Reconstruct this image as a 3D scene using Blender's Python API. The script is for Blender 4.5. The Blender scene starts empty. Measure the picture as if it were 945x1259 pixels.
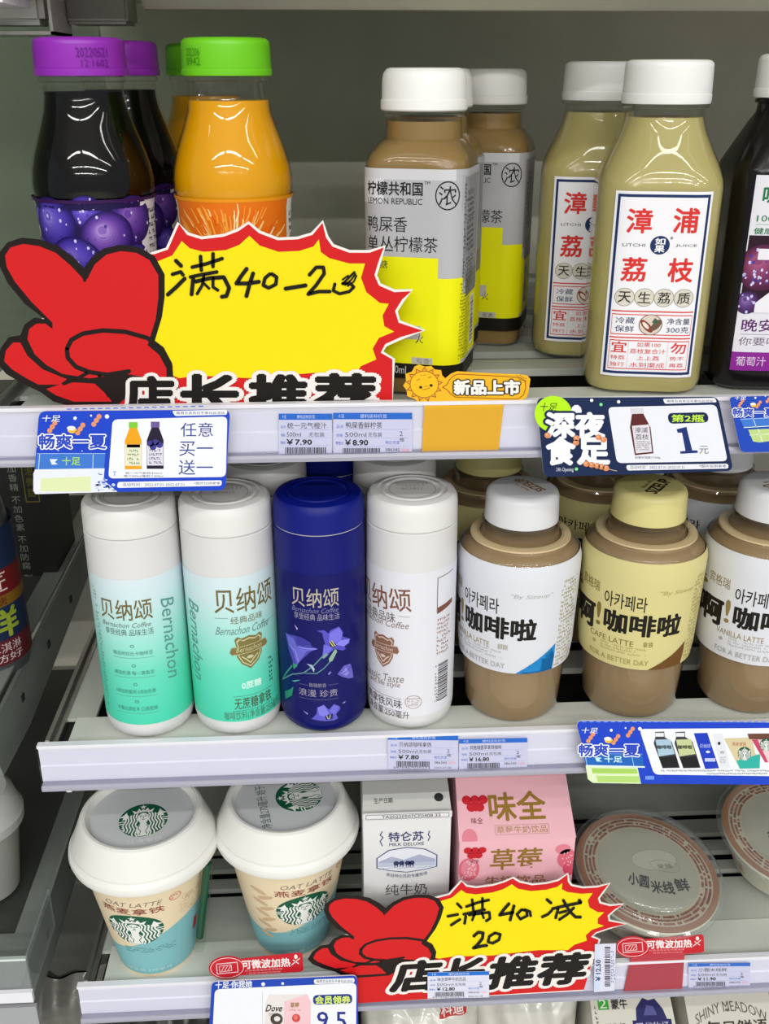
import bpy, bmesh, math, random
import numpy as np
from mathutils import Vector, Matrix
random.seed(7)
C = bpy.context.scene
COL = C.collection
PI = math.pi

# ---------------------------------------------------------------- camera
FPX, PITCH, YAW, ZC, LY = 1240.0, math.radians(23.5), math.radians(3.1), 1.45, 496.0
cam_d = bpy.data.cameras.new('camera'); cam = bpy.data.objects.new('camera', cam_d); COL.objects.link(cam)
cam_d.sensor_fit = 'VERTICAL'; cam_d.sensor_height = 36.0; cam_d.lens = 36.0 * FPX / 1259.0
cam_d.clip_start = 0.02; cam_d.clip_end = 60
cam.location = (0, -LY / 1000, ZC); cam.rotation_euler = (PI / 2 - PITCH, 0, -YAW)
C.camera = cam
# ---------------------------------------------------------------- world, lights, exposure
C.view_settings.view_transform = 'Standard'; C.view_settings.look = 'None'
C.view_settings.gamma = 1.0; C.view_settings.use_curve_mapping = False
C.view_settings.exposure = 0.27
wd = bpy.data.worlds.new('shop_air'); C.world = wd; wd.use_nodes = True
wd.node_tree.nodes['Background'].inputs[0].default_value = (0.86, 0.93, 1.0, 1)
wd.node_tree.nodes['Background'].inputs[1].default_value = 0.34


def area(loc, sx, sy, power, rot=(0, 0, 0), col=(1, 0.985, 0.96)):
    l = bpy.data.lights.new('ceiling_tube', 'AREA'); l.shape = 'RECTANGLE'; l.size = sx; l.size_y = sy
    l.energy = power; l.color = col
    o = bpy.data.objects.new('ceiling_tube', l); COL.objects.link(o); o.location = loc; o.rotation_euler = rot
    return o


# rows of fluorescent tubes on the shop ceiling in front of the cooler
for k, (yy, pw) in enumerate(((-1.3, 4.5), (-2.1, 10.5), (-3.1, 20), (-4.3, 36))):
    for xx in (-1.1, 0.35, 1.8):
        area((xx, yy, 2.75), 1.25, 0.07, pw)
# cool strip under the cooler's own canopy
area((0.15, -0.42, 2.05), 2.2, 0.05, 0.3, (math.radians(14), 0, 0))


# ---------------------------------------------------------------- maths between the photograph's rays and the cooler, in millimetres
FW = np.array([math.sin(YAW) * math.cos(PITCH), math.cos(YAW) * math.cos(PITCH), -math.sin(PITCH)])
RT = np.array([math.cos(YAW), -math.sin(YAW), 0.0]); UP = np.cross(RT, FW)


def ray(x, y):
    return FW + RT * (x - 472.5) / FPX - UP * (y - 629.5) / FPX


def at(x, y, Y):                    # point on the vertical plane Y mm behind the shelf edges
    r = ray(x, y); t = (Y + LY) / r[1]
    return (r[0] * t, Y, r[2] * t)


def W(p):
    return Vector((p[0] / 1000, p[1] / 1000, p[2] / 1000 + ZC))


S1, S2, S3, S4 = -157.0, -362.0, -554.0, -745.0        # heights of the shelf decks


# ---------------------------------------------------------------- materials
def s2l(c):
    return c / 12.92 if c <= 0.04045 else ((c + 0.055) / 1.055) ** 2.4


def hexc(h):
    return tuple(s2l(int(h[i:i + 2], 16) / 255) for i in (0, 2, 4)) + (1,)


MATS = {}


def mat(name, col='808080', rough=0.5, metal=0, spec=0.5, sss=0, coat=0, bump=0, bscale=300, bdist=0.0003, trans=0, noise=0):
    if name in MATS: return MATS[name]
    m = bpy.data.materials.new(name); m.use_nodes = True; nt = m.node_tree; b = nt.nodes['Principled BSDF']
    c = hexc(col) if isinstance(col, str) else col
    b.inputs['Base Color'].default_value = c; b.inputs['Roughness'].default_value = rough
    b.inputs['Metallic'].default_value = metal; b.inputs['Specular IOR Level'].default_value = spec
    if sss:
        b.inputs['Subsurface Weight'].default_value = sss; b.inputs['Subsurface Scale'].default_value = 0.004
        b.inputs['Subsurface Radius'].default_value = (1, 0.9, 0.7)
    if coat: b.inputs['Coat Weight'].default_value = coat; b.inputs['Coat Roughness'].default_value = 0.04
    tc = nt.nodes.new('ShaderNodeTexCoord')
    if bump:
        n = nt.nodes.new('ShaderNodeTexNoise'); n.inputs['Scale'].default_value = bscale; n.inputs['Detail'].default_value = 3
        bp = nt.nodes.new('ShaderNodeBump'); bp.inputs['Strength'].default_value = bump; bp.inputs['Distance'].default_value = bdist
        nt.links.new(tc.outputs['Object'], n.inputs['Vector']); nt.links.new(n.outputs['Fac'], bp.inputs['Height'])
        nt.links.new(bp.outputs['Normal'], b.inputs['Normal'])
    if noise:
        n = nt.nodes.new('ShaderNodeTexNoise'); n.inputs['Scale'].default_value = 22; n.inputs['Detail'].default_value = 5
        mx = nt.nodes.new('ShaderNodeMix'); mx.data_type = 'RGBA'; mx.blend_type = 'MULTIPLY'
        mx.inputs['Factor'].default_value = noise; mx.inputs['A'].default_value = c
        nt.links.new(tc.outputs['Object'], n.inputs['Vector'])
        rp = nt.nodes.new('ShaderNodeValToRGB'); rp.color_ramp.elements[0].position = 0.35; rp.color_ramp.elements[1].position = 0.65
        rp.color_ramp.elements[0].color = (0.45, 0.45, 0.42, 1)
        nt.links.new(n.outputs['Fac'], rp.inputs['Fac']); nt.links.new(rp.outputs['Color'], mx.inputs['B'])
        nt.links.new(mx.outputs['Result'], b.inputs['Base Color'])
    MATS[name] = m
    return m


def ink(h, rough=0.45):             # printed colour
    return mat('print_' + h + ('' if rough == 0.45 else str(rough)), h, rough, spec=0.22)


def grad(name, z0, z1, stops, rough=0.4, axis='Z'):     # a printed colour gradient along the thing's own height
    if name in MATS: return MATS[name]
    m = mat(name, 'ffffff', rough); nt = m.node_tree; b = nt.nodes['Principled BSDF']
    tc = nt.nodes.new('ShaderNodeTexCoord'); sp = nt.nodes.new('ShaderNodeSeparateXYZ'); mr = nt.nodes.new('ShaderNodeMapRange')
    mr.inputs['From Min'].default_value = z0 / 1000; mr.inputs['From Max'].default_value = z1 / 1000
    rp = nt.nodes.new('ShaderNodeValToRGB')
    while len(rp.color_ramp.elements) < len(stops): rp.color_ramp.elements.new(0.5)
    for e, (p, h) in zip(rp.color_ramp.elements, stops): e.position = p; e.color = hexc(h)
    nt.links.new(tc.outputs['Object'], sp.inputs[0]); nt.links.new(sp.outputs[axis], mr.inputs['Value'])
    nt.links.new(mr.outputs[0], rp.inputs[0]); nt.links.new(rp.outputs[0], b.inputs['Base Color'])
    return m


def clear(name, tint='ffffff', refl=1.0, milk=0.0, rough=0.03):    # a thin sheet of clear plastic or glass
    if name in MATS: return MATS[name]
    m = bpy.data.materials.new(name); m.use_nodes = True; nt = m.node_tree; nt.nodes.clear()
    out = nt.nodes.new('ShaderNodeOutputMaterial'); tr = nt.nodes.new('ShaderNodeBsdfTransparent'); gl = nt.nodes.new('ShaderNodeBsdfGlossy')
    gl.inputs['Roughness'].default_value = rough; tr.inputs['Color'].default_value = hexc(tint)
    fr = nt.nodes.new('ShaderNodeFresnel'); ior = 1.0 + 0.5 * refl
    ge = nt.nodes.new('ShaderNodeNewGeometry'); ma = nt.nodes.new('ShaderNodeMath'); ma.operation = 'MULTIPLY_ADD'   # a thin sheet reflects alike from both sides
    ma.inputs[1].default_value = 1 / ior - ior; ma.inputs[2].default_value = ior
    nt.links.new(ge.outputs['Backfacing'], ma.inputs[0]); nt.links.new(ma.outputs[0], fr.inputs['IOR'])
    mx = nt.nodes.new('ShaderNodeMixShader')
    nt.links.new(fr.outputs[0], mx.inputs[0]); nt.links.new(gl.outputs[0], mx.inputs[2])
    if milk:
        df = nt.nodes.new('ShaderNodeBsdfDiffuse'); df.inputs['Color'].default_value = (0.8, 0.8, 0.84, 1)
        m2 = nt.nodes.new('ShaderNodeMixShader'); m2.inputs[0].default_value = milk
        nt.links.new(tr.outputs[0], m2.inputs[1]); nt.links.new(df.outputs[0], m2.inputs[2]); nt.links.new(m2.outputs[0], mx.inputs[1])
    else:
        nt.links.new(tr.outputs[0], mx.inputs[1])
    nt.links.new(mx.outputs[0], out.inputs[0]); MATS[name] = m
    return m


M_white_cap = mat('white_cap_plastic', 'eeeeec', 0.38, sss=0.15)
M_pet = clear('clear_bottle_plastic', 'fbfbf8', 1.0)
M_lip = mat('white_strip_plastic', 'e4e4ec', 0.42)
M_lipclear = clear('clear_strip_plastic', 'fafafd', 0.55, rough=0.1)
M_ridge = mat('lilac_grey_clear_edge', 'a3a3b2', 0.2)
M_deck = mat('pale_painted_steel', 'b2b6ae', 0.5, noise=0.3)
M_rail = mat('bare_steel', 'a8a8a4', 0.3, metal=0.9)
M_dark = mat('shade_and_rivet_black', '1c1d1a', 0.7)
M_wall = mat('grey_painted_liner', 'e2dfcd', 0.4, noise=0.15)
M_acryl = mat('frosted_acrylic_strip', 'ccd0c8', 0.25, noise=0.15)


# ---------------------------------------------------------------- objects
def link(o, parent):
    COL.objects.link(o)
    if parent is not None: o.parent = parent
    return o


def thing(name, loc, label, cat, group=None, rot=0.0):
    o = bpy.data.objects.new(name, None); o.empty_display_size = 0.01
    o.location = W(loc); o.rotation_euler = (0, 0, rot); COL.objects.link(o)
    o['label'] = label; o['category'] = cat
    if group: o['group'] = group
    return o


def tag(o, label, cat, group=None):
    o['label'] = label; o['category'] = cat
    if group: o['group'] = group
    return o


def mesh(name, verts, faces, mats, parent=None, idx=None, smooth=None, loc=None, label=None):
    me = bpy.data.meshes.new(name); me.from_pydata([(v[0] / 1000, v[1] / 1000, v[2] / 1000) for v in verts], [], faces)
    if not isinstance(mats, (list, tuple)): mats = [mats]
    for m in mats: me.materials.append(m)
    if idx: me.polygons.foreach_set('material_index', idx)
    o = bpy.data.objects.new(name, me)
    if smooth is not None:
        me.polygons.foreach_set('use_smooth', [True] * len(me.polygons)); me.set_sharp_from_angle(angle=math.radians(smooth))
    if loc is not None: o.location = W(loc)
    if label: o['label'] = label
    me.update()
    return link(o, parent)


def boxes(name, bs, m, parent=None, loc=None, bev=0, label=None):
    bm = bmesh.new()
    for (x0, y0, z0, x1, y1, z1) in bs:
        r = bmesh.ops.create_cube(bm, size=1)['verts']
        for v in r: v.co = Vector(((x0 + x1) / 2 + v.co.x * (x1 - x0), (y0 + y1) / 2 + v.co.y * (y1 - y0), (z0 + z1) / 2 + v.co.z * (z1 - z0))) / 1000
    if bev: bmesh.ops.bevel(bm, geom=bm.edges[:], offset=bev / 1000, segments=2, affect='EDGES')
    me = bpy.data.meshes.new(name); bm.to_mesh(me); bm.free(); me.materials.append(m)
    o = bpy.data.objects.new(name, me)
    if loc is not None: o.location = W(loc)
    if label: o['label'] = label
    return link(o, parent)


def prism(name, prof, x0, x1, m, parent=None, loc=None, label=None):     # (Y, Z) profile drawn out along X
    n = len(prof); vs = [(x0, y, z) for y, z in prof] + [(x1, y, z) for y, z in prof]
    fs = [(i, (i + 1) % n, n + (i + 1) % n, n + i) for i in range(n)] + [tuple(range(n))[::-1], tuple(range(n, 2 * n))]
    o = mesh(name, vs, fs, m, parent, loc=loc, label=label)
    bm = bmesh.new(); bm.from_mesh(o.data); bmesh.ops.recalc_face_normals(bm, faces=bm.faces); bm.to_mesh(o.data); bm.free()
    return o


def sec(u, hw, r):                  # point and normal on a rounded square, u = arc length from the middle of the front face
    f = hw - r; q = PI * r / 2; P = 8 * f + 4 * q
    u = (u + P / 2) % P - P / 2; s = 1 if u >= 0 else -1; a = abs(u)
    side = 0; x, y, nx, ny = 0, 0, 0, 0
    if a <= f: x, y, nx, ny = a, -hw, 0, -1
    elif a <= f + q:
        t = (a - f) / r; x, y, nx, ny = f + r * math.sin(t), -f - r * math.cos(t), math.sin(t), -math.cos(t)
    elif a <= 3 * f + q: x, y, nx, ny = hw, -f + (a - f - q), 1, 0
    elif a <= 3 * f + 2 * q:
        t = (a - 3 * f - q) / r; x, y, nx, ny = f + r * math.cos(t), f + r * math.sin(t), math.cos(t), math.sin(t)
    else: x, y, nx, ny = f - (a - 3 * f - 2 * q), hw, 0, 1
    return s * x, y, s * nx, ny


def perim(hw, r): return 8 * (hw - r) + 2 * PI * r


def loft(name, prof, m, parent=None, N=64, cap=(True, True), smooth=35, ridge=None, label=None, loc=None, idxf=None):
    # prof: (z, halfwidth, corner radius) or (z, radius); ridge: (zlo, zhi, depth) makes grip ribs
    vs, fs = [], []
    for p in prof:
        z, hw = p[0], p[1]; r = p[2] if len(p) > 2 else hw
        P = perim(hw, r)
        for k in range(N):
            x, y, nx, ny = sec(P * k / N, hw, min(r, hw))
            if ridge and ridge[0] <= z <= ridge[1] and k % 2: x -= nx * ridge[2]; y -= ny * ridge[2]
            vs.append((x, y, z))
    for i in range(len(prof) - 1):
        for k in range(N):
            a = i * N + k; b = i * N + (k + 1) % N
            fs.append((a, b, b + N, a + N))
    if cap[0]: fs.append(tuple(range(N))[::-1])
    if cap[1]: fs.append(tuple(range((len(prof) - 1) * N, len(prof) * N)))
    return mesh(name, vs, fs, m, parent, smooth=smooth, label=label, loc=loc, idx=idxf)


def interp(tab, z):
    for (a, b) in zip(tab, tab[1:]):
        if a[0] <= z <= b[0]:
            t = (z - a[0]) / max(1e-6, b[0] - a[0]); return a[1] + (b[1] - a[1]) * t
    return tab[0][1] if z < tab[0][0] else tab[-1][1]


# ---------------------------------------------------------------- flat print, laid on surfaces as thin geometry
GLY = {}


def glyphs(s, off, shear):
    k = (s, off, shear)
    if k not in GLY:
        f = bpy.data.curves.new('t', 'FONT'); f.body = s; f.offset = off; f.shear = shear; f.resolution_u = 2; f.fill_mode = 'FRONT'
        o = bpy.data.objects.new('t', f); me = bpy.data.meshes.new_from_object(o)
        GLY[k] = ([tuple(v.co[:2]) for v in me.vertices], [tuple(p.vertices) for p in me.polygons])
        bpy.data.objects.remove(o); bpy.data.meshes.remove(me); bpy.data.curves.remove(f)
    return GLY[k]


def tess(pts):
    from mathutils.geometry import tessellate_polygon
    return [tuple(t) for t in tessellate_polygon([[Vector((x, y, 0)) for x, y in pts]])]


class Art:
    def __init__(s, T=None, inv=None, px=False):
        s.items = []; s.T = T; s.inv = inv; s.sg = -1 if px else 1

    def frame(s, x0, y0, sc):       # following coordinates are those of an enlarged crop of the picture
        s.T = lambda x, y: (x0 + x / sc, y0 + y / sc); return s

    def add(s, vs, fs, col, L):
        if s.T: vs = [s.T(x, y) for x, y in vs]
        s.items.append(([(x, y * s.sg) for x, y in vs], fs, col, L))

    def poly(s, pts, col, L=1): s.add(pts, [tuple(range(len(pts)))], col, L)

    def rect(s, x0, y0, x1, y1, col, L=1, r=0):
        if not r: return s.poly([(x0, y0), (x1, y0), (x1, y1), (x0, y1)], col, L)
        x0, x1 = min(x0, x1), max(x0, x1); y0, y1 = min(y0, y1), max(y0, y1); p = []
        for cx, cy, a in ((x1 - r, y1 - r, 0), (x0 + r, y1 - r, 90), (x0 + r, y0 + r, 180), (x1 - r, y0 + r, 270)):
            for k in range(5): t = math.radians(a + k * 22.5); p.append((cx + r * math.cos(t), cy + r * math.sin(t)))
        s.poly(p, col, L)

    def ell(s, cx, cy, rx, ry, col, L=1, n=28, rot=0):
        c, d = math.cos(rot), math.sin(rot); p = []
        for k in range(n):
            t = 2 * PI * k / n; a, b = rx * math.cos(t), ry * math.sin(t); p.append((cx + a * c - b * d, cy + a * d + b * c))
        s.poly(p, col, L)

    def line(s, pts, w, col, L=2, closed=False, taper=False):
        if closed: pts = list(pts) + [pts[0]]
        n = len(pts)
        for i in range(n - 1):
            (x0, y0), (x1, y1) = pts[i], pts[i + 1]; d = math.hypot(x1 - x0, y1 - y0) or 1e-6
            a = w / 2 * (1 - 0.75 * i / n) if taper else w / 2; b = w / 2 * (1 - 0.75 * (i + 1) / n) if taper else w / 2
            ux, uy = (x1 - x0) / d, (y1 - y0) / d
            s.add([(x0 - uy * a, y0 + ux * a), (x0 - ux * a * .7, y0 - uy * a * .7), (x0 + uy * a, y0 - ux * a), (x1 + uy * b, y1 - ux * b), (x1 + ux * b * .7, y1 + uy * b * .7), (x1 - uy * b, y1 + ux * b)],
                  [(0, 1, 2, 3, 4, 5)], col, L)
            if i and d > w * .3: s.add([(x0 + a * math.cos(k * .7854), y0 + a * math.sin(k * .7854)) for k in range(8)], [tuple(range(8))], col, L + .03)

    def ring(s, cx, cy, rx, ry, w, col, L=2, n=28, rot=0):
        c, d = math.cos(rot), math.sin(rot); vs = []
        for q in (0, w):
            for k in range(n):
                t = 2 * PI * k / n; a, b = (rx - q) * math.cos(t), (ry - q) * math.sin(t); vs.append((cx + a * c - b * d, cy + a * d + b * c))
        s.add(vs, [(k, (k + 1) % n, n + (k + 1) % n, n + k) for k in range(n)], col, L)

    def box(s, x0, y0, x1, y1):
        if not s.inv: return x0, y0, x1, y1
        xm, ym = (x0 + x1) / 2, (y0 + y1) / 2
        return s.inv(x0, ym)[0], s.inv(xm, y0)[1], s.inv(x1, ym)[0], s.inv(xm, y1)[1]

    def text(s, t, x0, y0, x1, y1, col, L=3, bold=0.0, rot=0, sh=0, out=None, ow=0.05, arc=0):
        # glyphs fitted into the box; y0 is the top edge, y1 the bottom edge
        x0, y0, x1, y1 = s.box(x0, y0, x1, y1)
        V, F = glyphs(t, 0.0, 0.0)
        mx = (min(v[0] for v in V), max(v[0] for v in V)); my = (min(v[1] for v in V), max(v[1] for v in V))
        kx = (x1 - x0) / (mx[1] - mx[0]); ky = (y0 - y1) / (my[1] - my[0]); cx, cy = (x0 + x1) / 2, (y0 + y1) / 2
        c, d = math.cos(rot), math.sin(rot)

        def put(dx, dy, colr, LL):
            o = []
            for a, b in V:
                a2 = (a + dx - (mx[0] + mx[1]) / 2) * kx; b2 = (b + dy - (my[0] + my[1]) / 2) * ky
                a2 += sh * b2 * (1 if ky > 0 else -1)
                if arc: b2 -= arc * a2 * a2
                o.append((cx + a2 * c - b2 * d, cy + a2 * d + b2 * c))
            s.add(o, F, colr, LL)
        if out:
            i = 0
            for q, n in ((0, 1), (.35, 6), (.7, 10), (1, 16)):
                for k in range(n): put(ow * q * math.cos(6.283 * k / n), ow * q * math.sin(6.283 * k / n), out, L + .02 * i); i += 1
        LL = L + 1 if out else L; put(0, 0, col, LL)
        if bold:
            n = 8 if bold > .015 else 4
            for k in range(n): put(bold * math.cos(6.283 * (k + .5) / n), bold * math.sin(6.283 * (k + .5) / n), col, LL + .06 * (k + 1))

    def greek(s, x0, y0, x1, y1, rows, col, L=3, dens=0.8):   # print too small to read
        x0, y0, x1, y1 = s.box(x0, y0, x1, y1); h = (y1 - y0) / rows; rr = random.Random(int(abs(x0 * 7 + y0 * 13)) + rows)
        for i in range(rows):
            x = x0; ya = y0 + h * i + h * 0.2; yb = ya + h * 0.55; st = abs(h) * 0.5 * (1 if x1 > x0 else -1)
            end = x1 - (x1 - x0) * rr.random() * 0.2
            while (x - end) * (1 if x1 > x0 else -1) < 0:
                w = st * (0.5 + rr.random() * 0.7)
                if rr.random() < dens:
                    k = rr.random()
                    if k < 0.5: s.rect(x, ya, x + w, ya + (yb - ya) * 0.35, col, L); s.rect(x + w * .3, ya, x + w * .6, yb, col, L)
                    else: s.rect(x, yb - (yb - ya) * 0.35, x + w, yb, col, L); s.rect(x, ya, x + w * .35, yb, col, L)
                x += w + st * 0.25

    def bars(s, x0, y0, x1, y1, n, col='202024', L=3, vert=False):
        x0, y0, x1, y1 = s.box(x0, y0, x1, y1); rr = random.Random(int(abs(x0 * 3 + y1 * 5))); tot = []
        for i in range(n): tot.append((rr.choice((1, 1, 2, 3)), rr.choice((1, 1, 2))))
        S = sum(a + b for a, b in tot); p = 0
        for a, b in tot:
            f0, f1 = p / S, (p + a) / S; p += a + b
            if vert: s.rect(x0, y0 + (y1 - y0) * f0, x1, y0 + (y1 - y0) * f1, col, L)
            else: s.rect(x0 + (x1 - x0) * f0, y0, x0 + (x1 - x0) * f1, y1, col, L)

    def build(s, name, wrap, parent=None, h0=0.15, dh=0.05, su=None, sv=None, clip=None, loc=None, label=None, slab=None, smooth=False):
        bm = bmesh.new(); keys = []; lay = bm.verts.layers.float.new('h')
        for vs, fs, col, L in s.items:
            if col not in keys: keys.append(col)
            mi = keys.index(col); bv = [bm.verts.new((x, y, 0)) for x, y in vs]
            for b in bv: b[lay] = L
            for f in [g for f0 in fs for g in ([tuple(f0[i] for i in q) for q in tess([vs[i] for i in f0])] if len(f0) > 4 else [f0])]:
                try: fc = bm.faces.new([bv[i] for i in f]); fc.material_index = mi
                except ValueError: pass

        def cut(co, no, inner=False):
            bmesh.ops.bisect_plane(bm, geom=bm.verts[:] + bm.edges[:] + bm.faces[:], plane_co=co, plane_no=no, clear_outer=inner, dist=1e-6)
        if clip:
            cut((clip[0], 0, 0), (-1, 0, 0), True); cut((clip[2], 0, 0), (1, 0, 0), True)
            cut((0, clip[1], 0), (0, -1, 0), True); cut((0, clip[3], 0), (0, 1, 0), True)
        xs = [v.co.x for v in bm.verts]; ys = [v.co.y for v in bm.verts]
        if su:
            k = math.ceil(min(xs) / su)
            while k * su < max(xs): cut((k * su, 0, 0), (1, 0, 0)); k += 1
        if sv:
            k = math.ceil(min(ys) / sv)
            while k * sv < max(ys): cut((0, k * sv, 0), (0, 1, 0)); k += 1
        for f in bm.faces:
            f.normal_update()
            if f.normal.z < 0: f.normal_flip()
        for v in bm.verts:
            p = wrap(v.co.x, v.co.y, h0 + dh * v[lay]); v.co = Vector(p) / 1000
        me = bpy.data.meshes.new(name)
        if slab:                    # board thickness behind the print
            pts, th, colr = slab
            if s.T: pts = [s.T(x, y) for x, y in pts]
            pts = [(x, y * s.sg) for x, y in pts]
            if colr not in keys: keys.append(colr)
            fr = [bm.verts.new(Vector(wrap(x, y, h0 - .04)) / 1000) for x, y in pts]; bk = [bm.verts.new(Vector(wrap(x, y, h0 - th)) / 1000) for x, y in pts]
            fl = []
            for i, j, k in tess(pts):
                for q in (fr, bk):
                    try: fl.append(bm.faces.new((q[i], q[j], q[k])))
                    except ValueError: pass
            for i in range(len(pts)):
                j = (i + 1) % len(pts); fl.append(bm.faces.new((fr[i], bk[i], bk[j], fr[j])))
            for f in fl: f.material_index = keys.index(colr)
            bmesh.ops.recalc_face_normals(bm, faces=fl)
        bm.to_mesh(me); bm.free()
        for c in keys: me.materials.append(MATS[c] if c in MATS else ink(c))
        if smooth: me.polygons.foreach_set('use_smooth', [True] * len(me.polygons))
        o = bpy.data.objects.new(name, me)
        if loc is not None: o.location = W(loc)
        if label: o['label'] = label
        return link(o, parent)


def flatwrap(Y, org):               # print traced in picture coordinates, standing on the plane Y
    def f(x, y, h):
        p = at(x, -y, Y); return (p[0] - org[0], p[1] - org[1] - h, p[2] - org[2])
    return f


def roundwrap(tab, ref=None):       # tab: [(z, halfwidth, corner)] -> wrap for rounded-square or round bodies
    def g(z, i):
        return interp([(t[0], t[i] if len(t) > i else t[1]) for t in tab], z)
    rz = ref if ref is not None else tab[0][0]; P0 = perim(g(rz, 1), g(rz, 2))

    def f(u, v, h):
        hw, r = g(v, 1), g(v, 2); x, y, nx, ny = sec(u * perim(hw, r) / P0, hw, r)
        return (x + nx * h, y + ny * h, v)
    return f


def invround(cx, cy, z0, R, rot=0):  # picture point -> (arc length, height) on a round body
    def f(x, y):
        r = ray(x, y); o = np.array([0.0, 0.0]); Y0 = cy + LY; a = r[0] ** 2 + r[1] ** 2; b = -2 * (r[0] * cx + r[1] * Y0); c = cx * cx + Y0 * Y0 - R * R
        D = b * b - 4 * a * c; t = (-b - math.sqrt(max(D, 0))) / (2 * a)
        X, Y, Z = r[0] * t - cx, r[1] * t - Y0, r[2] * t
        return (R * (math.atan2(X, -Y) - rot), Z - z0)
    return f


def invflat(cx, cy, z0, hw, rot):    # picture point -> (across, height) on the front face of a squarish bottle
    c, s = math.cos(-rot), math.sin(-rot)

    def f(x, y):
        r = ray(x, y); d = (r[0] * c - r[1] * s, r[0] * s + r[1] * c); o = (-cx * c + (cy + LY) * s, -cx * s - (cy + LY) * c)
        t = (-hw - o[1]) / d[1]; return (o[0] + d[0] * t, r[2] * t - z0)
    return f


# ================================================================ the cooler
def structure(o): o['kind'] = 'structure'; return o


XL, XR, DEEP = -172.0, 640.0, 420.0
structure(boxes('wall_back', [(-700, DEEP, -1100, 700, DEEP + 12, 420)], M_wall, loc=(0, 0, 0)))
structure(boxes('wall_right', [(XR + 6, -40, -1100, XR + 18, DEEP, 420)], M_wall, loc=(0, 0, 0)))
structure(boxes('floor', [(-3500, -6500, -1452, 3500, DEEP + 12, -1450)], mat('shop_floor_tile', 'b9b6ad', 0.25), loc=(0, 0, 0)))
structure(boxes('ceiling', [(-3500, -6500, 1400, 3500, DEEP + 12, 1410)], mat('shop_ceiling_board', 'd6d6d2', 0.8), loc=(0, 0, 0)))
structure(boxes('trim_1', [(-700, -60, -1448, 700, DEEP, -1100)], mat('cooler_plinth', '9a9a96', 0.5), loc=(0, 0, 0)))
M_glass = clear('side_glass', 'c3cdc6', 0.7, milk=0.035, rough=0.15)  # milky mix paints a hazy grey-green reflection into the pane
structure(boxes('wall_left', [(-182, 6, -150, -181, DEEP, 400)], M_glass, loc=(0, 0, 0)))
structure(boxes('wall_back_left', [(-702, -20, -1100, -698, DEEP, 420)], M_wall, loc=(0, 0, 0)))
structure(boxes('ceiling_cooler', [(-700, -180, 410, 700, DEEP, 424)], mat('canopy_white', 'd0d0cc', 0.5), loc=(0, 0, 0)))


def shelf(zf, label, bars, plate=None, openx=-149, cover=True, hook=False, x0=-176.0):
    t = thing('cooler_shelf', (0, 0, zf), label, 'shelf', 'white cooler shelves')
    boxes('front_strip', [(XL + 12, 1.5, -2, XR, 30 if not plate else 34, 0)], M_acryl, t)
    boxes('side_plate', [(XL + 2, 30, -3, openx, DEEP - 4, -0.6)], M_deck, t)
    boxes('side_rail', [(XL, 2, -14, XL + 2.5, DEEP - 4, 4)], M_rail, t)
    boxes('side_rail', [(XL + 2.5, 2, -3, XL + 6, DEEP - 4, 0.4)], M_rail, t)
    if plate: boxes('deck_plate', [(openx, 34, -3, XR, plate, -0.6)], M_deck, t)
    for (a, b) in bars: boxes('deck_bar', [(openx, a, -5, XR, b, -0.6)], M_deck, t)
    boxes('slot_shade_sheet', [(XL + 4, 20, -26, XR, DEEP - 4, -24)], M_dark, t)  # near-black sheet, puts the shade below the slots into colour
    prism('price_strip', [(2, 3), (-2.2, 3), (-2.2, 1), (0, 0.2), (0, -12), (-0.7, -12.8), (-0.7, -23), (0, -24), (2, -24)], x0, XR, M_lip, t)
    prism('clear_edge', [(2, -24), (-4.5, -24), (-5.2, -25.5), (-5.0, -27.5), (2, -27.5)], x0, XR, M_ridge, t)
    if cover: prism('clear_cover', [(-2.3, 0), (-2.6, 0), (-3.4, -24), (-3.1, -24)], x0, XR, M_lipclear, t)
    if hook:
        hk = boxes('bracket_hook', [(-166, 3, -36, -160.5, 9, -27), (-158, 5, -35, -155, 12, -27)], M_white_cap, t, bev=1.5)
    return t


BARS = [(70 + 40 * i, 92 + 40 * i) for i in range(8)]
shelf(S1, 'top shelf carrying juice and tea bottles, dark slots in its deck', BARS)
shelf(S2, 'middle shelf carrying white, mint and blue slim bottles and latte bottles', BARS, hook=True)
shelf(S3, 'lower shelf carrying two lidded cups, two cartons and lidded bowls', [(84, 94), (104, 116), (124, 140), (150, 400)], plate=76, hook=True)
# shelf above the frame: only its underside beam and bracket show
t = thing('upper_shelf', (0, 0, 60), 'dim underside of the shelf above, with rear beam and white corner bracket', 'shelf')
boxes('deck_plate', [(XL, 0, -8, XR, DEEP, 0)], M_wall, t)
boxes('support_beam', [(-98, 118, -28, XR, 132, -8)], M_wall, t, bev=1)
boxes('support_beam', [(-133, 90, -36.5, -101, 120, -8)], mat('grey_bracket', '8a887c', 0.45), t, bev=1.5)
M_brk = mat('white_bracket', 'b9b8b0', 0.35)
boxes('corner_bracket', [(-176, 60, -42.5, -132.5, 100, -41), (-134, 60, -42.5, -132.5, 100, -26), (-176, 60, -42.5, -175, 61.5, -30)], M_brk, t)
boxes('lamp_end', [(-176, 8, -31, -137, 62, -6)], M_white_cap, t, bev=5)
boxes('lamp_tube', [(-176, 66, -38, -138, 90, -22)], mat('bracket_lining', 'd5d4cc', 0.3), t, bev=3)
# bottom deck, out of frame below
t = thing('bottom_deck', (0, 0, S4), 'bottom deck of the cooler beneath the pale cartons', 'shelf')
boxes('deck_plate', [(-690, 0, -20, XR, DEEP - 4, 0)], M_deck, t)

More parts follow.
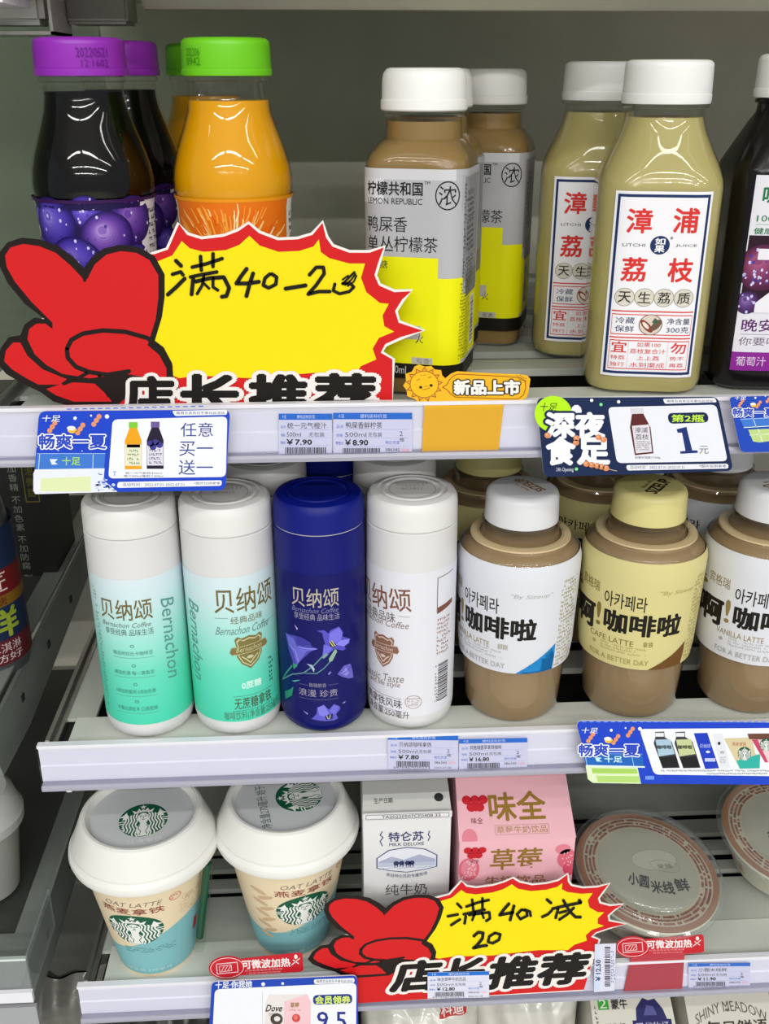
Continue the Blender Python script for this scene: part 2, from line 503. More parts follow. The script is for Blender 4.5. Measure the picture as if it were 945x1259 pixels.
# neighbouring bay behind the side glass; its dimness is put into darker colours
for zf, lab in ((S3, 'next bay lower shelf end behind the glass'), (S2, 'next bay middle shelf end behind the glass')):
    t = thing('neighbour_shelf', (0, 0, zf), lab, 'shelf', 'shelves of the next bay')
    M_nb = mat('neighbour_dimmed_steel', '7f8681', 0.4, noise=0.2)
    y0 = 0 if zf == S3 else 30
    top = 2 if zf == S3 else -8
    prism_pts = [(y0 + 2, top), (400, top + 4), (400, -28), (y0 + 70, -44 + top), (y0 + 8, -40 + top), (y0 + 2, -30)]
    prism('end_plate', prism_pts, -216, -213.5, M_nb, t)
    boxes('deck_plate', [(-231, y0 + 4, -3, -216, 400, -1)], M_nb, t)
    boxes('deck_recess', [(-690, y0 + 50, -6, -231, 400, -4)], mat('neighbour_dimmed_deck', '3c3f3b', 0.5), t)
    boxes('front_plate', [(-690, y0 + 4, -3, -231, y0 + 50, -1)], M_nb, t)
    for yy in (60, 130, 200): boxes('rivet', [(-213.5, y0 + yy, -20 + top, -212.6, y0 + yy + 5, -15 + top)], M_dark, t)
    if zf == S3:
        boxes('clear_upstand', [(-690, 0, 0, -206, 1.5, 28), (-207, 1.5, -5, -205.6, 60, 28)], clear('clear_upstand', 'e8f0ec', 1.0, milk=0.15), t)
        boxes('upstand_edge', [(-690, -0.5, 26.5, -206, 2, 28)], mat('edge_highlight', 'd8e0dc', 0.2), t)
        boxes('price_strip', [(-690, -3, -8, -205, 0, 1)], M_lip, t)
        boxes('lower_strip', [(-690, -3, -46, -204, 0, -12)], mat('neighbour_strip', 'a0a2a6', 0.35), t)
# ================================================================ round helpers for bottles
def ribcap(t, z0, z1, R, m, name='cap', N=120, band=3.0):
    return loft(name, [(z0, R - 0.3), (z0 + band * .3, R), (z0 + band, R), (z0 + band + .25, R - 0.5), (z0 + band + .6, R - 0.25), (z1 - 3.2, R - 0.6), (z1 - 1.6, R - 0.75), (z1 - 0.4, R - 2.0), (z1, R - 3.6), (z1, 1)],
                m, t, N=N, smooth=50, ridge=(z0 + band + .5, z1 - 2, 0.28))


# ---------------------------------------------------------------- fruit juice bottles, purple and green caps
JUICE = [(0, 24), (1.5, 27), (5, 28.6), (40, 28), (60, 27.4), (80, 27.8), (96, 28.2)]
JNECK = [(96, 28.2), (101, 29.2), (105, 29.9), (109, 29.9), (114, 29.2), (120, 27.6), (127, 25.2), (134, 22.6), (140, 20.6), (146, 19.4), (150, 19.0), (153, 19.0), (153.6, 20.2), (155.4, 20.2), (156, 19), (158, 19)]


def grape(a, cx, cy, r, base, L, hl, drops=9):
    def mixh(p, q, t): return ''.join('%02x' % int(round(int(p[k:k + 2], 16) * (1 - t) + int(q[k:k + 2], 16) * t)) for k in (0, 2, 4))
    m_ = len(base) - 1; cols = [mixh(base[0], base[0], 0) if i == 0 else mixh(base[min(m_ - 1, int(i / 10 * m_))], base[min(m_, int(i / 10 * m_) + 1)], i / 10 * m_ % 1) for i in range(11)]
    n = len(cols)
    for i, c in enumerate(cols):
        q = 1 - i / n * 0.92
        a.ell(cx - r * 0.22 * i / n * (1 if hl else -1), cy + r * 0.30 * i / n, r * q, r * q * 0.98, c, L + i * 0.08, n=26)
    rr = random.Random(int(cx * 10 + cy))
    for _ in range(drops):
        t, q = rr.random() * 6.28, rr.random() ** .5 * r * .85; x, y = cx + q * math.cos(t), cy + q * math.sin(t); w = .25 + rr.random() * .5
        a.ell(x, y, w, w * 1.3, 'cdc6f2' if rr.random() < .6 else '4a3a9a', L + 2, n=8)


def juice_bottle(X, Y, kind, label, rot=0.0, back=False):
    t = thing('juice_bottle', (X, Y, S1), label, 'juice bottle', 'juice bottles with coloured caps', rot)
    if kind == 'grape':
        liq = mat('grape_juice', '040203', 0.4, spec=0.05); capm = mat('purple_cap_plastic', '9326b4', 0.38, sss=0.1)
        lvl = 149
    else:
        liq = mat('orange_juice', 'e6a300', 0.35, spec=0.15); capm = mat('green_cap_plastic', '6ecb12', 0.38, sss=0.1)
        lvl = 145
    ins = [(z, r - 0.9) for z, r in JUICE + JNECK[1:] if z < lvl]; ins.append((lvl, ins[-1][1] - .1))
    loft('juice', [(z + (1 if i == 0 else 0), r) for i, (z, r) in enumerate(ins)], liq, t)
    shell = JUICE + JNECK[1:]
    loft('bottle_shell', shell, M_pet, t, cap=(True, False))
    cp = ribcap(t, 156, 172.6, 21.8, capm)
    a = Art()
    hw = 90
    if kind == 'grape':
        a.rect(-hw, 4, hw, 101, 'e9e8ee', 0)
        a.rect(-32, 60, 28, 101, '1e1248', 1)
        P1 = ['22145c', '43309c', '5642b6', '6a56c6', '9484dc']; P2 = ['28165c', '4e2c8c', '6a42a4', '8a64bb', 'b49cd2']
        for (x, y, r, pp, L) in ((-29, 94, 7, P1, 2), (1, 96, 8, P1, 2), (23, 91, 12, P2[:4], 3), (-17, 90, 13, P1, 5), (10, 84, 12.5, P2, 6), (-28, 75, 9, P1, 4), (-7, 71, 14, P1, 8), (24, 72, 8, P1, 4), (-26, 62, 8, P1, 6), (14, 62, 9, P1, 5)):
            grape(a, x, y, r, pp, L, True)
        a.rect(-hw, 100, hw, 101.6, '3a1652', 14)
        a.poly([(20, 60), (30, 60), (30, 78), (24, 70)], 'ececf0', 12)
        a.greek(34, 96, 50, 20, 22, '3a3846')
    else:
        a.rect(-hw, 4, hw, 101, 'f0ede4', 0)
        a.rect(-34, 56, 33, 101, 'e87412', 1)
        rr = random.Random(3)
        for k in range(330):
            th = PI * (0.02 + 0.96 * rr.random()); q0 = 6 + rr.random() * 30; q1 = q0 + 4 + rr.random() * 9
            c = rr.choice(('ffb347', 'f59a2c', 'ffd08a', 'f0670a', 'f7a440', 'ffe2b0', 'e65c06'))
            x0, y0, x1, y1 = q0 * math.cos(th), 60 + q0 * math.sin(th), q1 * math.cos(th) * 1.05, 60 + q1 * math.sin(th)
            if abs(x1) < 32 and y1 < 100.5: a.line([(x0, y0), ((x0 + x1) / 2 + rr.random(), (y0 + y1) / 2), (x1, y1)], 0.6 + rr.random() * .8, c, 2 + k % 4, taper=True)
        a.rect(-hw, 99.8, hw, 101.4, 'f09a1a', 7)
        a.greek(36, 94, 52, 20, 20, '3a3846')
    a.build('label', roundwrap([(0, 29), (4, 28.8), (40, 28.3), (60, 27.7), (80, 28.1), (98, 28.7), (101.7, 29.7)], 60), t, su=3.0, sv=12, smooth=True)
    if not back:
        d = Art(); c = '6a1a86' if kind == 'grape' else '3d8a08'
        if kind == 'grape': d.text('20220521', 3, 168, 18, 164, c, 1); d.text('12:1602', 5, 163, 18, 159.8, c, 1)
        else: d.text('202206', -20, 168, -11, 164.5, c, 1); d.text('0942', -20, 164, -11, 160.5, c, 1)
        d.build('date_print', roundwrap([(150, 21.8), (175, 21.8)], 160), cp, h0=0.1, su=2)
    return t


juice_bottle(-116.8, 40, 'grape', 'purple-capped dark grape juice bottle in front, grapes on its label', 0.0)
juice_bottle(-110, 98, 'grape', 'purple-capped dark juice bottle standing behind the front purple-capped one', 0.0, back=True)
juice_bottle(-47.5, 42, 'orange', 'green-capped orange juice bottle in front, orange pulp on its label', 0.0)
juice_bottle(-70, 147, 'orange', 'green-capped orange juice bottle mostly hidden behind the front green-capped one', 0.25, back=True)


# ---------------------------------------------------------------- lemon tea bottles
TEA = [(0.0, 22.4, 9.8), (1.5, 24.9, 10.7), (4.9, 26.2, 11.8), (112.8, 26.2, 11.8), (116.6, 26.0, 12.3), (120.5, 24.8, 13.2), (123.9, 22.3, 14.7), (125.9, 21.3, 18.0), (127.3, 19.4, 19.4), (137.1, 19, 19), (138.0, 20.4, 20.4), (139.5, 20.4, 20.4), (140.0, 18.6, 18.6), (141.9, 18.6, 18.6)]


def tea_bottle(X, Y, label, rot, front=False, kind=0):
    t = thing('tea_bottle', (X, Y, S1), label, 'tea bottle', 'square lemon tea bottles with white caps', rot)
    ins = [(z, h - .8, r - .7) for z, h, r in TEA if z < 135] + [(135.5, 18, 18)]
    loft('tea', [(ins[0][0] + 1,) + ins[0][1:]] + ins[1:], mat('milky_brown_tea', '917649', 0.35, spec=0.15), t, N=72)
    loft('bottle_shell', TEA, M_pet, t, N=72, cap=(True, False))
    loft('cap', [(140.3, 21), (141, 21.6), (145, 21.6), (145.4, 21.0), (154, 20.8), (157, 20.3), (159, 18.8), (159.6, 17.2), (159.6, 1)], M_white_cap, t, N=96, smooth=40)
    a = Art(); G = 'b2b2b6'; YL = 'e8e606'; DG = '8d8d91'
    a.rect(-90, 10, 90, 114.6, G, 0); a.rect(-90, 10, 90, 18, '17150f', 1)
    a.rect(-90, 109.5, 22, 114.6, 'cacace', 1); a.rect(-29, 98, -14, 110, 'd2d2d6', 2)
    a.rect(-17, 18, 14, 72.5, YL, 2); a.rect(14, 18, 28, 62.5, YL, 2); a.rect(-90, 18, -17, 66, YL, 2)
    a.rect(26, 95, 60, 112, 'aeaeb2', 1); a.rect(28, 60, 60, 111, DG, 2); a.rect(28, 20, 90, 54, YL, 3); a.rect(32, 52, 60, 64, '77777b', 4)
    a.text('柠檬共和国', -23.5, 108.5, 5.5, 102.2, '1a1a1c', bold=.018); a.text('TM', 6.4, 109, 9.2, 107.6, '1a1a1c')
    a.text('LEMON REPUBLIC', -23.5, 100.8, 5.5, 97.9, '1a1a1c')
    a.ring(18, 102.5, 6.2, 6.8, .6, '1a1a1c'); a.text('浓', 13.6, 107, 22.4, 98, '1a1a1c')
    a.text('鸭屎香', -23.5, 92, -2, 84.6, '222224'); a.text('单丛柠檬茶', -23.5, 82.6, 13.5, 75, '222224')
    a.text('低糖', -21, 70.6, -12, 66.6, '3a3a3e'); a.greek(-21.5, 64, -19, 50, 10, '3a3a30')
    a.rect(-3, 38, 5.5, 31, 'b9b8b2', 3); a.text('火', 2.8, 34, 7, 29, '33332a')
    a.rect(1, 21.5, 12, 18.2, 'b9b8b2', 3); a.text('蜜香', 3.5, 21.2, 10.5, 18.4, '33332a')
    a.text('300ml', -12, 16.6, -2, 12.4, 'c8c8c8')
    if front:
        a.greek(27.5, 108, 29.5, 62, 26, '4a4a4e', 4); a.greek(31, 104, 50, 74, 11, '4c4c50', 4)
        for q in range(7): a.line([(31, 104 - q * 4.6), (48, 104 - q * 4.6)], .3, '5c5c60', 4)
        a.greek(31, 72, 52, 56, 8, '4a4a4e', 5); a.greek(26, 60, 44, 20, 24, '6c6a20', 5)
        a.rect(46, 24, 56, 50, 'f0f0ee', 5); a.bars(47, 49, 55, 25, 22, '22221c', 6, vert=True)
    else:
        a.rect(34, 24, 46, 50, 'f0f0ee', 5); a.bars(35, 49, 45, 25, 22, '22221c', 6, vert=True)
        a.greek(30, 104, 46, 70, 12, '4c4c50', 4)
    a.build('label', roundwrap([(0, 26.3, 11.8), (120, 26.3, 11.8)]), t, su=3.0, clip=(-88, 0, 88, 120), smooth=True)
    return t


tea_bottle(48.8, 42, 'square lemon tea bottle in front of its row, grey and yellow label', -0.30, True)
tea_bottle(59, 97.5, 'square lemon tea bottle in the middle of its row, half hidden', -0.34)
tea_bottle(98.5, 149, 'dim lemon tea bottle standing at the back right of its row, beside the litchi juice', -0.30)


# ---------------------------------------------------------------- litchi juice bottles
LIT = [(0.0, 26, 14), (2.0, 29.5, 17), (6.9, 31.2, 18), (104.4, 31.2, 18), (108.3, 30.8, 19), (114.3, 28.9, 20.5), (122.1, 25.2, 21), (130.0, 21.6, 20), (135.9, 19.8, 19.8), (138.9, 19.4, 19.4), (140.9, 19.4, 19.4), (141.4, 21.4, 21.4), (143.2, 21.4, 21.4), (143.8, 19, 19), (144.8, 19, 19)]


def litchi_bottle(X, Y, label, rot, dim=False):
    t = thing('litchi_bottle', (X, Y, S1), label, 'juice bottle', 'litchi juice bottles', rot)
    ins = [(z, h - .8, r - .7) for z, h, r in LIT if z < 136.5] + [(137, 18.6, 18.6)]
    loft('juice', [(1, 25, 13)] + ins[1:], mat('cloudy_litchi_juice', 'b6ab72', 0.35, spec=0.15), t, N=80)
    loft('bottle_shell', LIT, M_pet, t, N=80, cap=(True, False))
    ribcap(t, 143.3, 163.2, 22.0, M_white_cap, band=4.5)
    a = Art(); Wd, H = 48.0, 93.5; x0, y1 = -24.0, 104.0; red = 'd5322e'; nv = '1c3160'

    def T(x, y): return (x0 + x * Wd, y1 - y * H)
    a.T = T
    a.rect(0, 0, 1, 1, 'ecebf0', 0)
    for (q, w, h) in ((0, 1, 1),):
        a.rect(.028, .015, .972, .03, nv); a.rect(.028, .97, .972, .985, nv); a.rect(.028, .015, .058, .985, nv); a.rect(.942, .015, .972, .985, nv)
    for s, x, y in (('漳', .27, .15), ('浦', .74, .145), ('荔', .26, .405), ('枝', .74, .405)):
        a.text(s, x - .125, y - .062, x + .125, y + .062, red, bold=.022)
    a.ell(.5, .275, .1, .049, nv, 2); a.text('如', .45, .238, .55, .272, 'ffffff', 3, bold=.02); a.text('果', .45, .276, .55, .312, 'ffffff', 3, bold=.02)
    a.ring(.612, .237, .014, .007, .005, '50525c')
    a.text('LITCHI', .12, .268, .35, .284, '50525c'); a.text('JUICE', .66, .268, .88, .284, '50525c')
    for i, s in enumerate('天生荔质'):
        cx = .19 + i * .205; a.ell(cx, .555, .105, .05, '8f8a80', 2 + .1 * i); a.ell(cx, .555, .098, .047, 'd4cfc2', 2.05 + .1 * i)
        a.text(s, cx - .065, .525, cx + .065, .585, '23241f', 4, bold=.01)
    a.rect(.07, .628, .93, .635, red, 2)
    a.line([(.08, .65), (.92, .65), (.92, .76), (.08, .76)], .005, red, 2, closed=True)
    a.text('冷藏', .12, .665, .32, .7, nv); a.text('保鲜', .12, .712, .32, .747, nv)
    a.text('净含量', .66, .665, .9, .7, nv); a.text('300克', .66, .712, .9, .747, nv)
    a.ell(.49, .704, .125, .058, '7c6d62', 3); a.ell(.49, .704, .115, .054, 'd9cbbd', 3.3)
    a.ell(.45, .712, .075, .022, '8c3b34', 4, rot=.4); a.ell(.55, .705, .06, .024, '6e5346', 4.5, rot=-.4); a.ell(.44, .708, .04, .012, 'e9ddd0', 5, rot=.4)
    a.poly([(.5, .69), (.53, .665), (.58, .685), (.54, .7)], '46604a', 5)
    a.rect(.07, .775, .93, .782, red, 2)
    a.line([(.08, .795), (.92, .795), (.92, .955), (.08, .955)], .005, red, 2, closed=True)
    a.line([(.28, .795), (.28, .955)], .003, 'c99a9a', 2); a.line([(.7, .795), (.7, .955)], .003, 'c99a9a', 2)
    a.text('宜', .1, .802, .26, .862, red, bold=.015); a.text('勿', .73, .802, .89, .862, red, bold=.015)
    a.text('特荔', .1, .88, .25, .903, red); a.text('独行', .1, .918, .25, .942, red); a.text('势不', .73, .88, .88, .903, red); a.text('再荔', .73, .918, .88, .942, red)
    a.text('如果100', .37, .803, .62, .83, red); a.text('荔枝复合汁', .3, .84, .68, .867, red); a.text('上上荔', .38, .88, .62, .905, red); a.text('水到渠成', .31, .918, .68, .946, red)
    a.T = None
    a.build('label', roundwrap([(0, 31.2, 18), (107, 31.2, 18)]), t, su=3.0, smooth=True)
    return t


litchi_bottle(170.5, 42, 'litchi juice bottle in front, pale green juice and full white label', -0.17)
litchi_bottle(156.5, 117, 'darker litchi juice bottle behind, its label partly hidden', -0.20)

# ---------------------------------------------------------------- black grape juice bottle at the right edge
t = thing('grape_juice_bottle', (239, 44, S1), 'tall black grape juice bottle with a big letter Z on its label', 'juice bottle', None, -0.14)
GB = [(0, 26, 10), (3, 30, 13), (7, 31, 13), (112, 31, 13), (114, 30.6, 13), (134, 21.5, 15), (139, 19.5, 19.5), (143, 19, 19), (143.6, 20.6, 20.6), (145, 20.6, 20.6), (146, 18, 18)]
loft('bottle', GB, mat('black_grape_juice_bottle', '0a0608', 0.2, spec=0.4), t, N=72)
ribcap(t, 146, 166, 22.0, M_white_cap, band=4)
a = Art(); GR = '187243'; PU = '5a1a66'
a.rect(-23, 12, 40, 111, 'dddce4', 0); a.rect(-23, 12, 40, 22, '8a2492', 1); a.rect(-22.4, 43, 40, 82, '2a0d22', 1)
a.text('味全', -18.5, 106, -1, 97.5, GR, bold=.02); a.text('100%葡萄汁', -20, 92.5, 12, 88.5, GR); a.line([(-20, 87.4), (20, 87.4)], .3, '93b59f'); a.text('健康、自然', -20.5, 85.8, 4, 82.6, GR, bold=.01)
grape(a, -14, 66, 12, ['4a1a3a', '6d2a50', '8a4068', 'a05a80'], 2, True, 40)
grape(a, 6, 78, 9, ['4a1a3a', '5d2444', '73345a'], 2, True, 10); grape(a, -19, 48, 6, ['3a1a4a', '5a3a7a', '8a72aa'], 2, True, 10)
a.poly([(-17, 75.5), (22, 75.5), (22, 70), (-4, 48), (22, 48), (22, 43), (-15, 43), (-15, 48), (10, 70), (-17, 70)], 'e4e3ea', 8)
a.text('晚安ZZZ', -20, 39.5, 14, 33, PU, bold=.01); a.line([(-20, 31.5), (24, 31.5)], .3, 'a08aa8'); a.text('你要喝果汁', -20.5, 30, 14, 25.6, '7a6a82')
a.text('葡萄汁', -20.5, 19.6, -5, 14.6, 'dcc8e0'); a.text('净含量:300ml', -3, 19.6, 20, 14.6, 'dcc8e0')
a.build('label', roundwrap([(0, 31, 13), (115, 31, 13)]), t, su=3, clip=(-23, 10, 40, 112), smooth=True)

# ---------------------------------------------------------------- slim coffee bottles (aluminium-look cylinders with wide caps)
BR = 26.2
SH = 5.0        # body height added below the cap


def slim_bottle(X, Y, kind, label, show=True):
    t = thing('slim_bottle', (X, Y, S2), label, 'coffee bottle', 'slim cylindrical coffee bottles')
    if kind == 'blue':
        body = mat('deep_blue_bottle', '08106c', 0.34, spec=0.25); capm = mat('deep_blue_cap', '081678', 0.42, spec=0.25)
    else:
        body = mat('pearl_white_bottle', 'dad9d9', 0.35, bump=0.25, bscale=500); capm = mat('white_bottle_cap', 'e2e1df', 0.4, sss=0.1)
    loft('body', [(0, 19), (.8, 22.5), (4, 25.2), (9, BR), (110, BR), (129.6, BR - .2), (130.2, BR - .8), (131, BR - .8)], body, t, smooth=40)
    cp = loft('cap', [(z + SH, r) for z, r in [(126, BR - 1), (126.2, BR - .3), (135, BR - .4), (139.4, BR - .8), (141.8, BR - 2.4), (142.8, BR - 5.4), (142.9, BR - 6.5), (142.2, BR - 7.2), (142.2, 17.6), (142.9, 17), (142.9, 15.6), (142.0, 14.8), (142.0, 1)]], capm, t, smooth=35)
    loft('seam_ring', [(130.4, BR - .75), (130.9, BR - .75)], mat('seam_shadow_plastic', 'b4b2b0' if kind != 'blue' else '0a1050', .5), t, cap=(False, False))
    e = Art(); ec = 'a9a7a4' if kind != 'blue' else '1c2c90'      # ink-jet date on the lid
    e.text('20220521', -9, 7.5, 9, 4, ec, 1, arc=-.02); e.text('BC0812', -6, 2, 6, -1, ec, 1); e.ring(0, 0, 13.4, 13.4, .4, ec, 1)
    e.build('lid_print', lambda x, y, h: (x, y, 147.0 + h), cp, h0=.05)
    if not show: return t
    a = Art(inv=invround(X, Y, S2, BR)); V = -95
    if kind == 'mint':
        g = grad('mint_print', 12, 107, [(0, '3fd0ae'), (.35, '62d8bc'), (.6, '9fe0d6'), (.85, 'c9e2e6'), (1, 'd3e3ea')])
        a.rect(-82, 12, 82, 107, 'mint_print', 0)
    if kind == 'white': a.rect(-82, 12, 82, 107, 'dedfe7', 0)
    if kind == 'blue': a.rect(-82, 8, 82, 107, mat('navy_print', '080a5e', .3, spec=.25).name, 0)
    a.ring(0, 0, .1, .1, .05, 'dedfe7')
    a.items.pop()
    return t, a


def finish(ta, extra=None):
    t, a = ta
    a.build('label', roundwrap([(0, BR), (142, BR)]), t, su=3.0, clip=(-81, 6, 81, 124), smooth=True)
    return t


def shield(a, cx, cy, w, h, dk, lt):     # crest with ribbon
    pts = [(-.5, .42), (-.4, .5), (-.25, .44), (0, .5), (.25, .44), (.4, .5), (.5, .42), (.45, .2), (.45, -.1), (.3, -.32), (0, -.5), (-.3, -.32), (-.45, -.1), (-.45, .2)]
    a.poly([(cx + x * w, cy + y * h) for x, y in pts], dk, 2); a.poly([(cx + x * w * .88, cy + y * h * .88) for x, y in pts], lt, 3)
    a.poly([(cx + x * w * .8, cy + y * h * .8) for x, y in pts], dk, 4)
    a.poly([(cx - .68 * w, cy + .05 * h), (cx - .6 * w, cy + .2 * h), (cx + .62 * w, cy + .26 * h), (cx + .7 * w, cy + .1 * h), (cx + .62 * w, cy + .02 * h), (cx - .6 * w, cy - .04 * h)], dk, 5)
    a.line([(cx - .6 * w, cy + .19 * h), (cx + .62 * w, cy + .25 * h)], .35, lt, 6); a.line([(cx - .6 * w, cy - .03 * h), (cx + .62 * w, cy + .03 * h)], .35, lt, 6)
    V = a.inv; a.inv = None; a.text('Bernachon', cx - .45 * w, cy + .19 * h, cx + .45 * w, cy + .05 * h, lt, 6, sh=.2, rot=.04); a.inv = V
    for s in (-1, 1): a.line([(cx, cy - .32 * h), (cx + s * .16 * w, cy - .18 * h), (cx + s * .28 * w, cy - .1 * h)], .8, lt, 5)
    a.ell(cx, cy - .14 * h, .12 * w, .05 * h, lt, 5)


GD = '6f6238'; GY = '5d7f78'
# left mint bottle
ta = slim_bottle(-114.6, 29.5, 'mint', 'leftmost slim bottle, white cap and mint-green lower half'); a = ta[1]
a.text('贝纳颂', 125, 738, 187, 763, GD, bold=.006); a.text('Bernachon Coffee', 128, 766, 186, 772, '6f7f7c', sh=.3)
a.text('享受经典 品味生活', 131, 774, 189, 782, '5f746e')
for i, yy in enumerate((801, 825, 848, 869)):
    a.text(('精选阿拉比卡咖啡豆', '精选奶源 每一滴香浓', '0添加防腐剂 0添加色素', '多重过滤技术 口感更顺'[:12])[i], 140 + i * 2, yy, 188 + i * 2, yy + 5, '4b8b7f')
    b = a.box(140 + i * 2, yy + 8, 190 + i * 2, yy + 9); a.rect(b[0], b[1], b[2], b[1] - .25, '5f9a8e', 2)
    b = a.box(160 + i * 2, yy - 9, 165 + i * 2, yy - 4); iv = a.inv; a.inv = None; a.ring((b[0] + b[2]) / 2, (b[1] + b[3]) / 2, 1.2, 1.0, .4, '4b8b7f'); a.inv = iv
iv = a.inv; a.inv = None
b = (iv(198, 740), iv(221, 862)); cxx = (b[0][0] + b[1][0]) / 2 + 1.0
a.text('Bernachon', cxx - 26, 65 + 4.5, cxx + 26, 65 - 4.5, '5d9a90', rot=-PI / 2, sh=.25)
a.greek(-25, 100, -22, 20, 34, '6a9c92'); a.inv = iv
finish(ta)
# second mint bottle
ta = slim_bottle(-61.3, 29.5, 'mint', 'second slim bottle from the left, mint green with a gold crest'); a = ta[1]
a.text('贝纳颂', 263, 722, 333, 752, GD, bold=.006); a.text('经典品味', 283, 756, 322, 765, '7a7550'); a.text('Bernachon Coffee', 266, 769, 330, 779, '6f8c86', sh=.3)
iv = a.inv
for q in ((264, 280), (324, 336)):
    b = a.box(q[0], 760, q[1], 761); a.rect(b[0], b[1], b[2], b[1] - .3, '7a8c80', 2)
p = iv(307, 801); a.inv = iv; shield(a, p[0], p[1], 17, 22, '7f7440', 'c4c39a')
a.text('0蔗糖', 297, 836, 321, 845, 'd8fbf0', bold=.02)
a.text('无蔗糖拿铁', 288, 855, 333, 869, '4a5a40', bold=.006); a.text('咖啡饮料|净含量:250毫升', 276, 872, 342, 884, '4f7a66')
for yy in (853, 871):
    b = a.box(286, yy, 334, yy + 1); a.rect(b[0], b[1], b[2], b[1] - .25, '4a6a58', 2)
a.inv = None; a.text('Bernachon', -50 + 3, 70, 2, 58, '5d9a90', rot=-PI / 2, sh=.25); a.items.pop()
a.text('Bernachon', -22 - 26, 62 + 4.5, -22 + 26, 62 - 4.5, '5d9a90', rot=-PI / 2, sh=.25)
a.greek(24, 50, 27, 32, 6, '24443c'); a.inv = iv
finish(ta)
# blue bottle
ta = slim_bottle(-8.9, 29.5, 'blue', 'deep blue slim bottle with violet bellflowers printed on it'); a = ta[1]
LG = 'b5aca0'
a.text('贝纳颂', 359, 724, 416, 747, LG, bold=.006); a.text('Bernachon Coffee', 360, 748, 416, 754, '7a7aa8', sh=.3); a.text('享受经典 品味生活', 362, 755, 417, 763, '9c98b0')
iv = a.inv


def fl(pts, col, L):                 # outline traced on the photograph of the blue bottle, moved onto its surface
    q = [iv(335 + x / 5.722, 680 + y / 5.722) for x, y in pts]
    a.inv = None; a.poly(q, col, L); a.inv = iv


def fs(pts, w, col, L=4):
    q = [iv(335 + x / 5.722, 680 + y / 5.722) for x, y in pts]; a.line(q, w, col, L)


fs([(75, 885), (140, 850), (220, 840), (290, 790), (350, 725)], .7, '5f8c94'); fs([(220, 840), (310, 845), (360, 810), (405, 760)], .6, '5f8c94'); fs([(75, 885), (100, 840), (140, 790)], 1.0, '3f8f78')
fl([(95, 560), (165, 580), (205, 590), (265, 625), (275, 655), (320, 672), (270, 690), (215, 740), (170, 785), (150, 775), (120, 690), (105, 620)], '4848b0', 3)
fl([(95, 560), (150, 600), (175, 660), (235, 665), (320, 672), (240, 690), (175, 785), (150, 700), (120, 640)], '6a68d0', 4)
fl([(165, 580), (205, 590), (265, 625), (270, 650), (215, 650), (175, 640)], '3c3a9c', 5); fs([(120, 640), (165, 690), (185, 760)], .5, '9a98ec', 6); fs([(180, 655), (240, 668), (310, 672)], .5, '9a98ec', 6)
fl([(145, 770), (180, 785), (170, 800), (150, 815)], '3f8f78', 5)
fl([(310, 545), (360, 540), (395, 565), (400, 545), (430, 530), (465, 515), (492, 550), (490, 585), (540, 600), (538, 630), (500, 655), (515, 672), (490, 685), (440, 670), (400, 700), (345, 735), (370, 640), (355, 590), (350, 560)], '5550c0', 3)
fl([(400, 560), (465, 520), (490, 560), (480, 610), (430, 640), (395, 620)], '7672e0', 4); fl([(480, 610), (540, 600), (530, 630), (500, 655), (440, 640)], '8a86ee', 5); fl([(360, 640), (420, 660), (400, 700), (350, 730)], '6e6ad8', 4)
fl([(395, 625), (420, 615), (445, 640), (430, 665), (405, 655)], '2a2438', 6); fs([(400, 620), (425, 655)], .5, 'd8d090', 7); fs([(415, 615), (438, 650)], .5, 'd8d090', 7)
fl([(440, 670), (452, 690), (420, 755), (398, 765), (395, 740), (420, 700)], '8fae9c', 6); fl([(345, 735), (370, 700), (392, 712), (360, 740)], '7a9aa0', 5)
fl([(455, 850), (500, 790), (545, 775), (560, 830), (565, 875), (530, 880), (480, 865)], '6a62c4', 3); fl([(480, 850), (515, 800), (535, 840), (520, 860)], '8f88e0', 4); fs([(480, 855), (520, 830), (545, 800)], .4, '3a3490', 5)
fl([(388, 850), (405, 830), (412, 838), (395, 856)], '8a86e0', 3); fl([(155, 500), (180, 530), (172, 540)], 'a8a8d8', 3)
fl([(240, 775), (280, 785), (298, 815), (290, 835), (270, 800)], 'a0b4cc', 6); fl([(90, 970), (130, 955), (150, 935), (140, 1000), (95, 1025)], '2f8a70', 4); fl([(135, 895), (175, 890), (200, 890), (160, 905)], '4fa0a0', 4)
fl([(275, 1165), (310, 1130), (315, 1085), (360, 1065), (395, 1100), (430, 1060), (470, 1075), (475, 1095), (445, 1130), (460, 1160), (430, 1175), (370, 1180), (320, 1175)], '5c5ac8', 3)
fl([(315, 1085), (360, 1068), (395, 1120), (380, 1150), (330, 1140)], '7e7ce0', 4); fl([(400, 1110), (430, 1064), (465, 1080), (435, 1135)], '6e6cd4', 4); fl([(370, 1140), (425, 1128), (420, 1165), (375, 1170)], '282448', 5); fs([(380, 1140), (390, 1165)], .4, 'c8c8c0', 6); fs([(405, 1135), (400, 1165)], .4, 'c8c8c0', 6)
fl([(215, 1105), (250, 1125), (245, 1135)], '8a86e0', 3); fl([(485, 1055), (512, 1040), (505, 1052)], 'a8a8e0', 3)
a.text('馥雅醇香', 380, 840, 401, 845, '8c88a0'); a.text('浪漫 珍贵', 368, 848, 415, 857, '9c96a8')
for q in ((368, 379, 841), (403, 416, 841), (368, 416, 860)):
    b = a.box(q[0], q[2], q[1], q[2] + 1); a.rect(b[0], b[1], b[2], b[1] - .25, '6c6890', 2)
finish(ta)
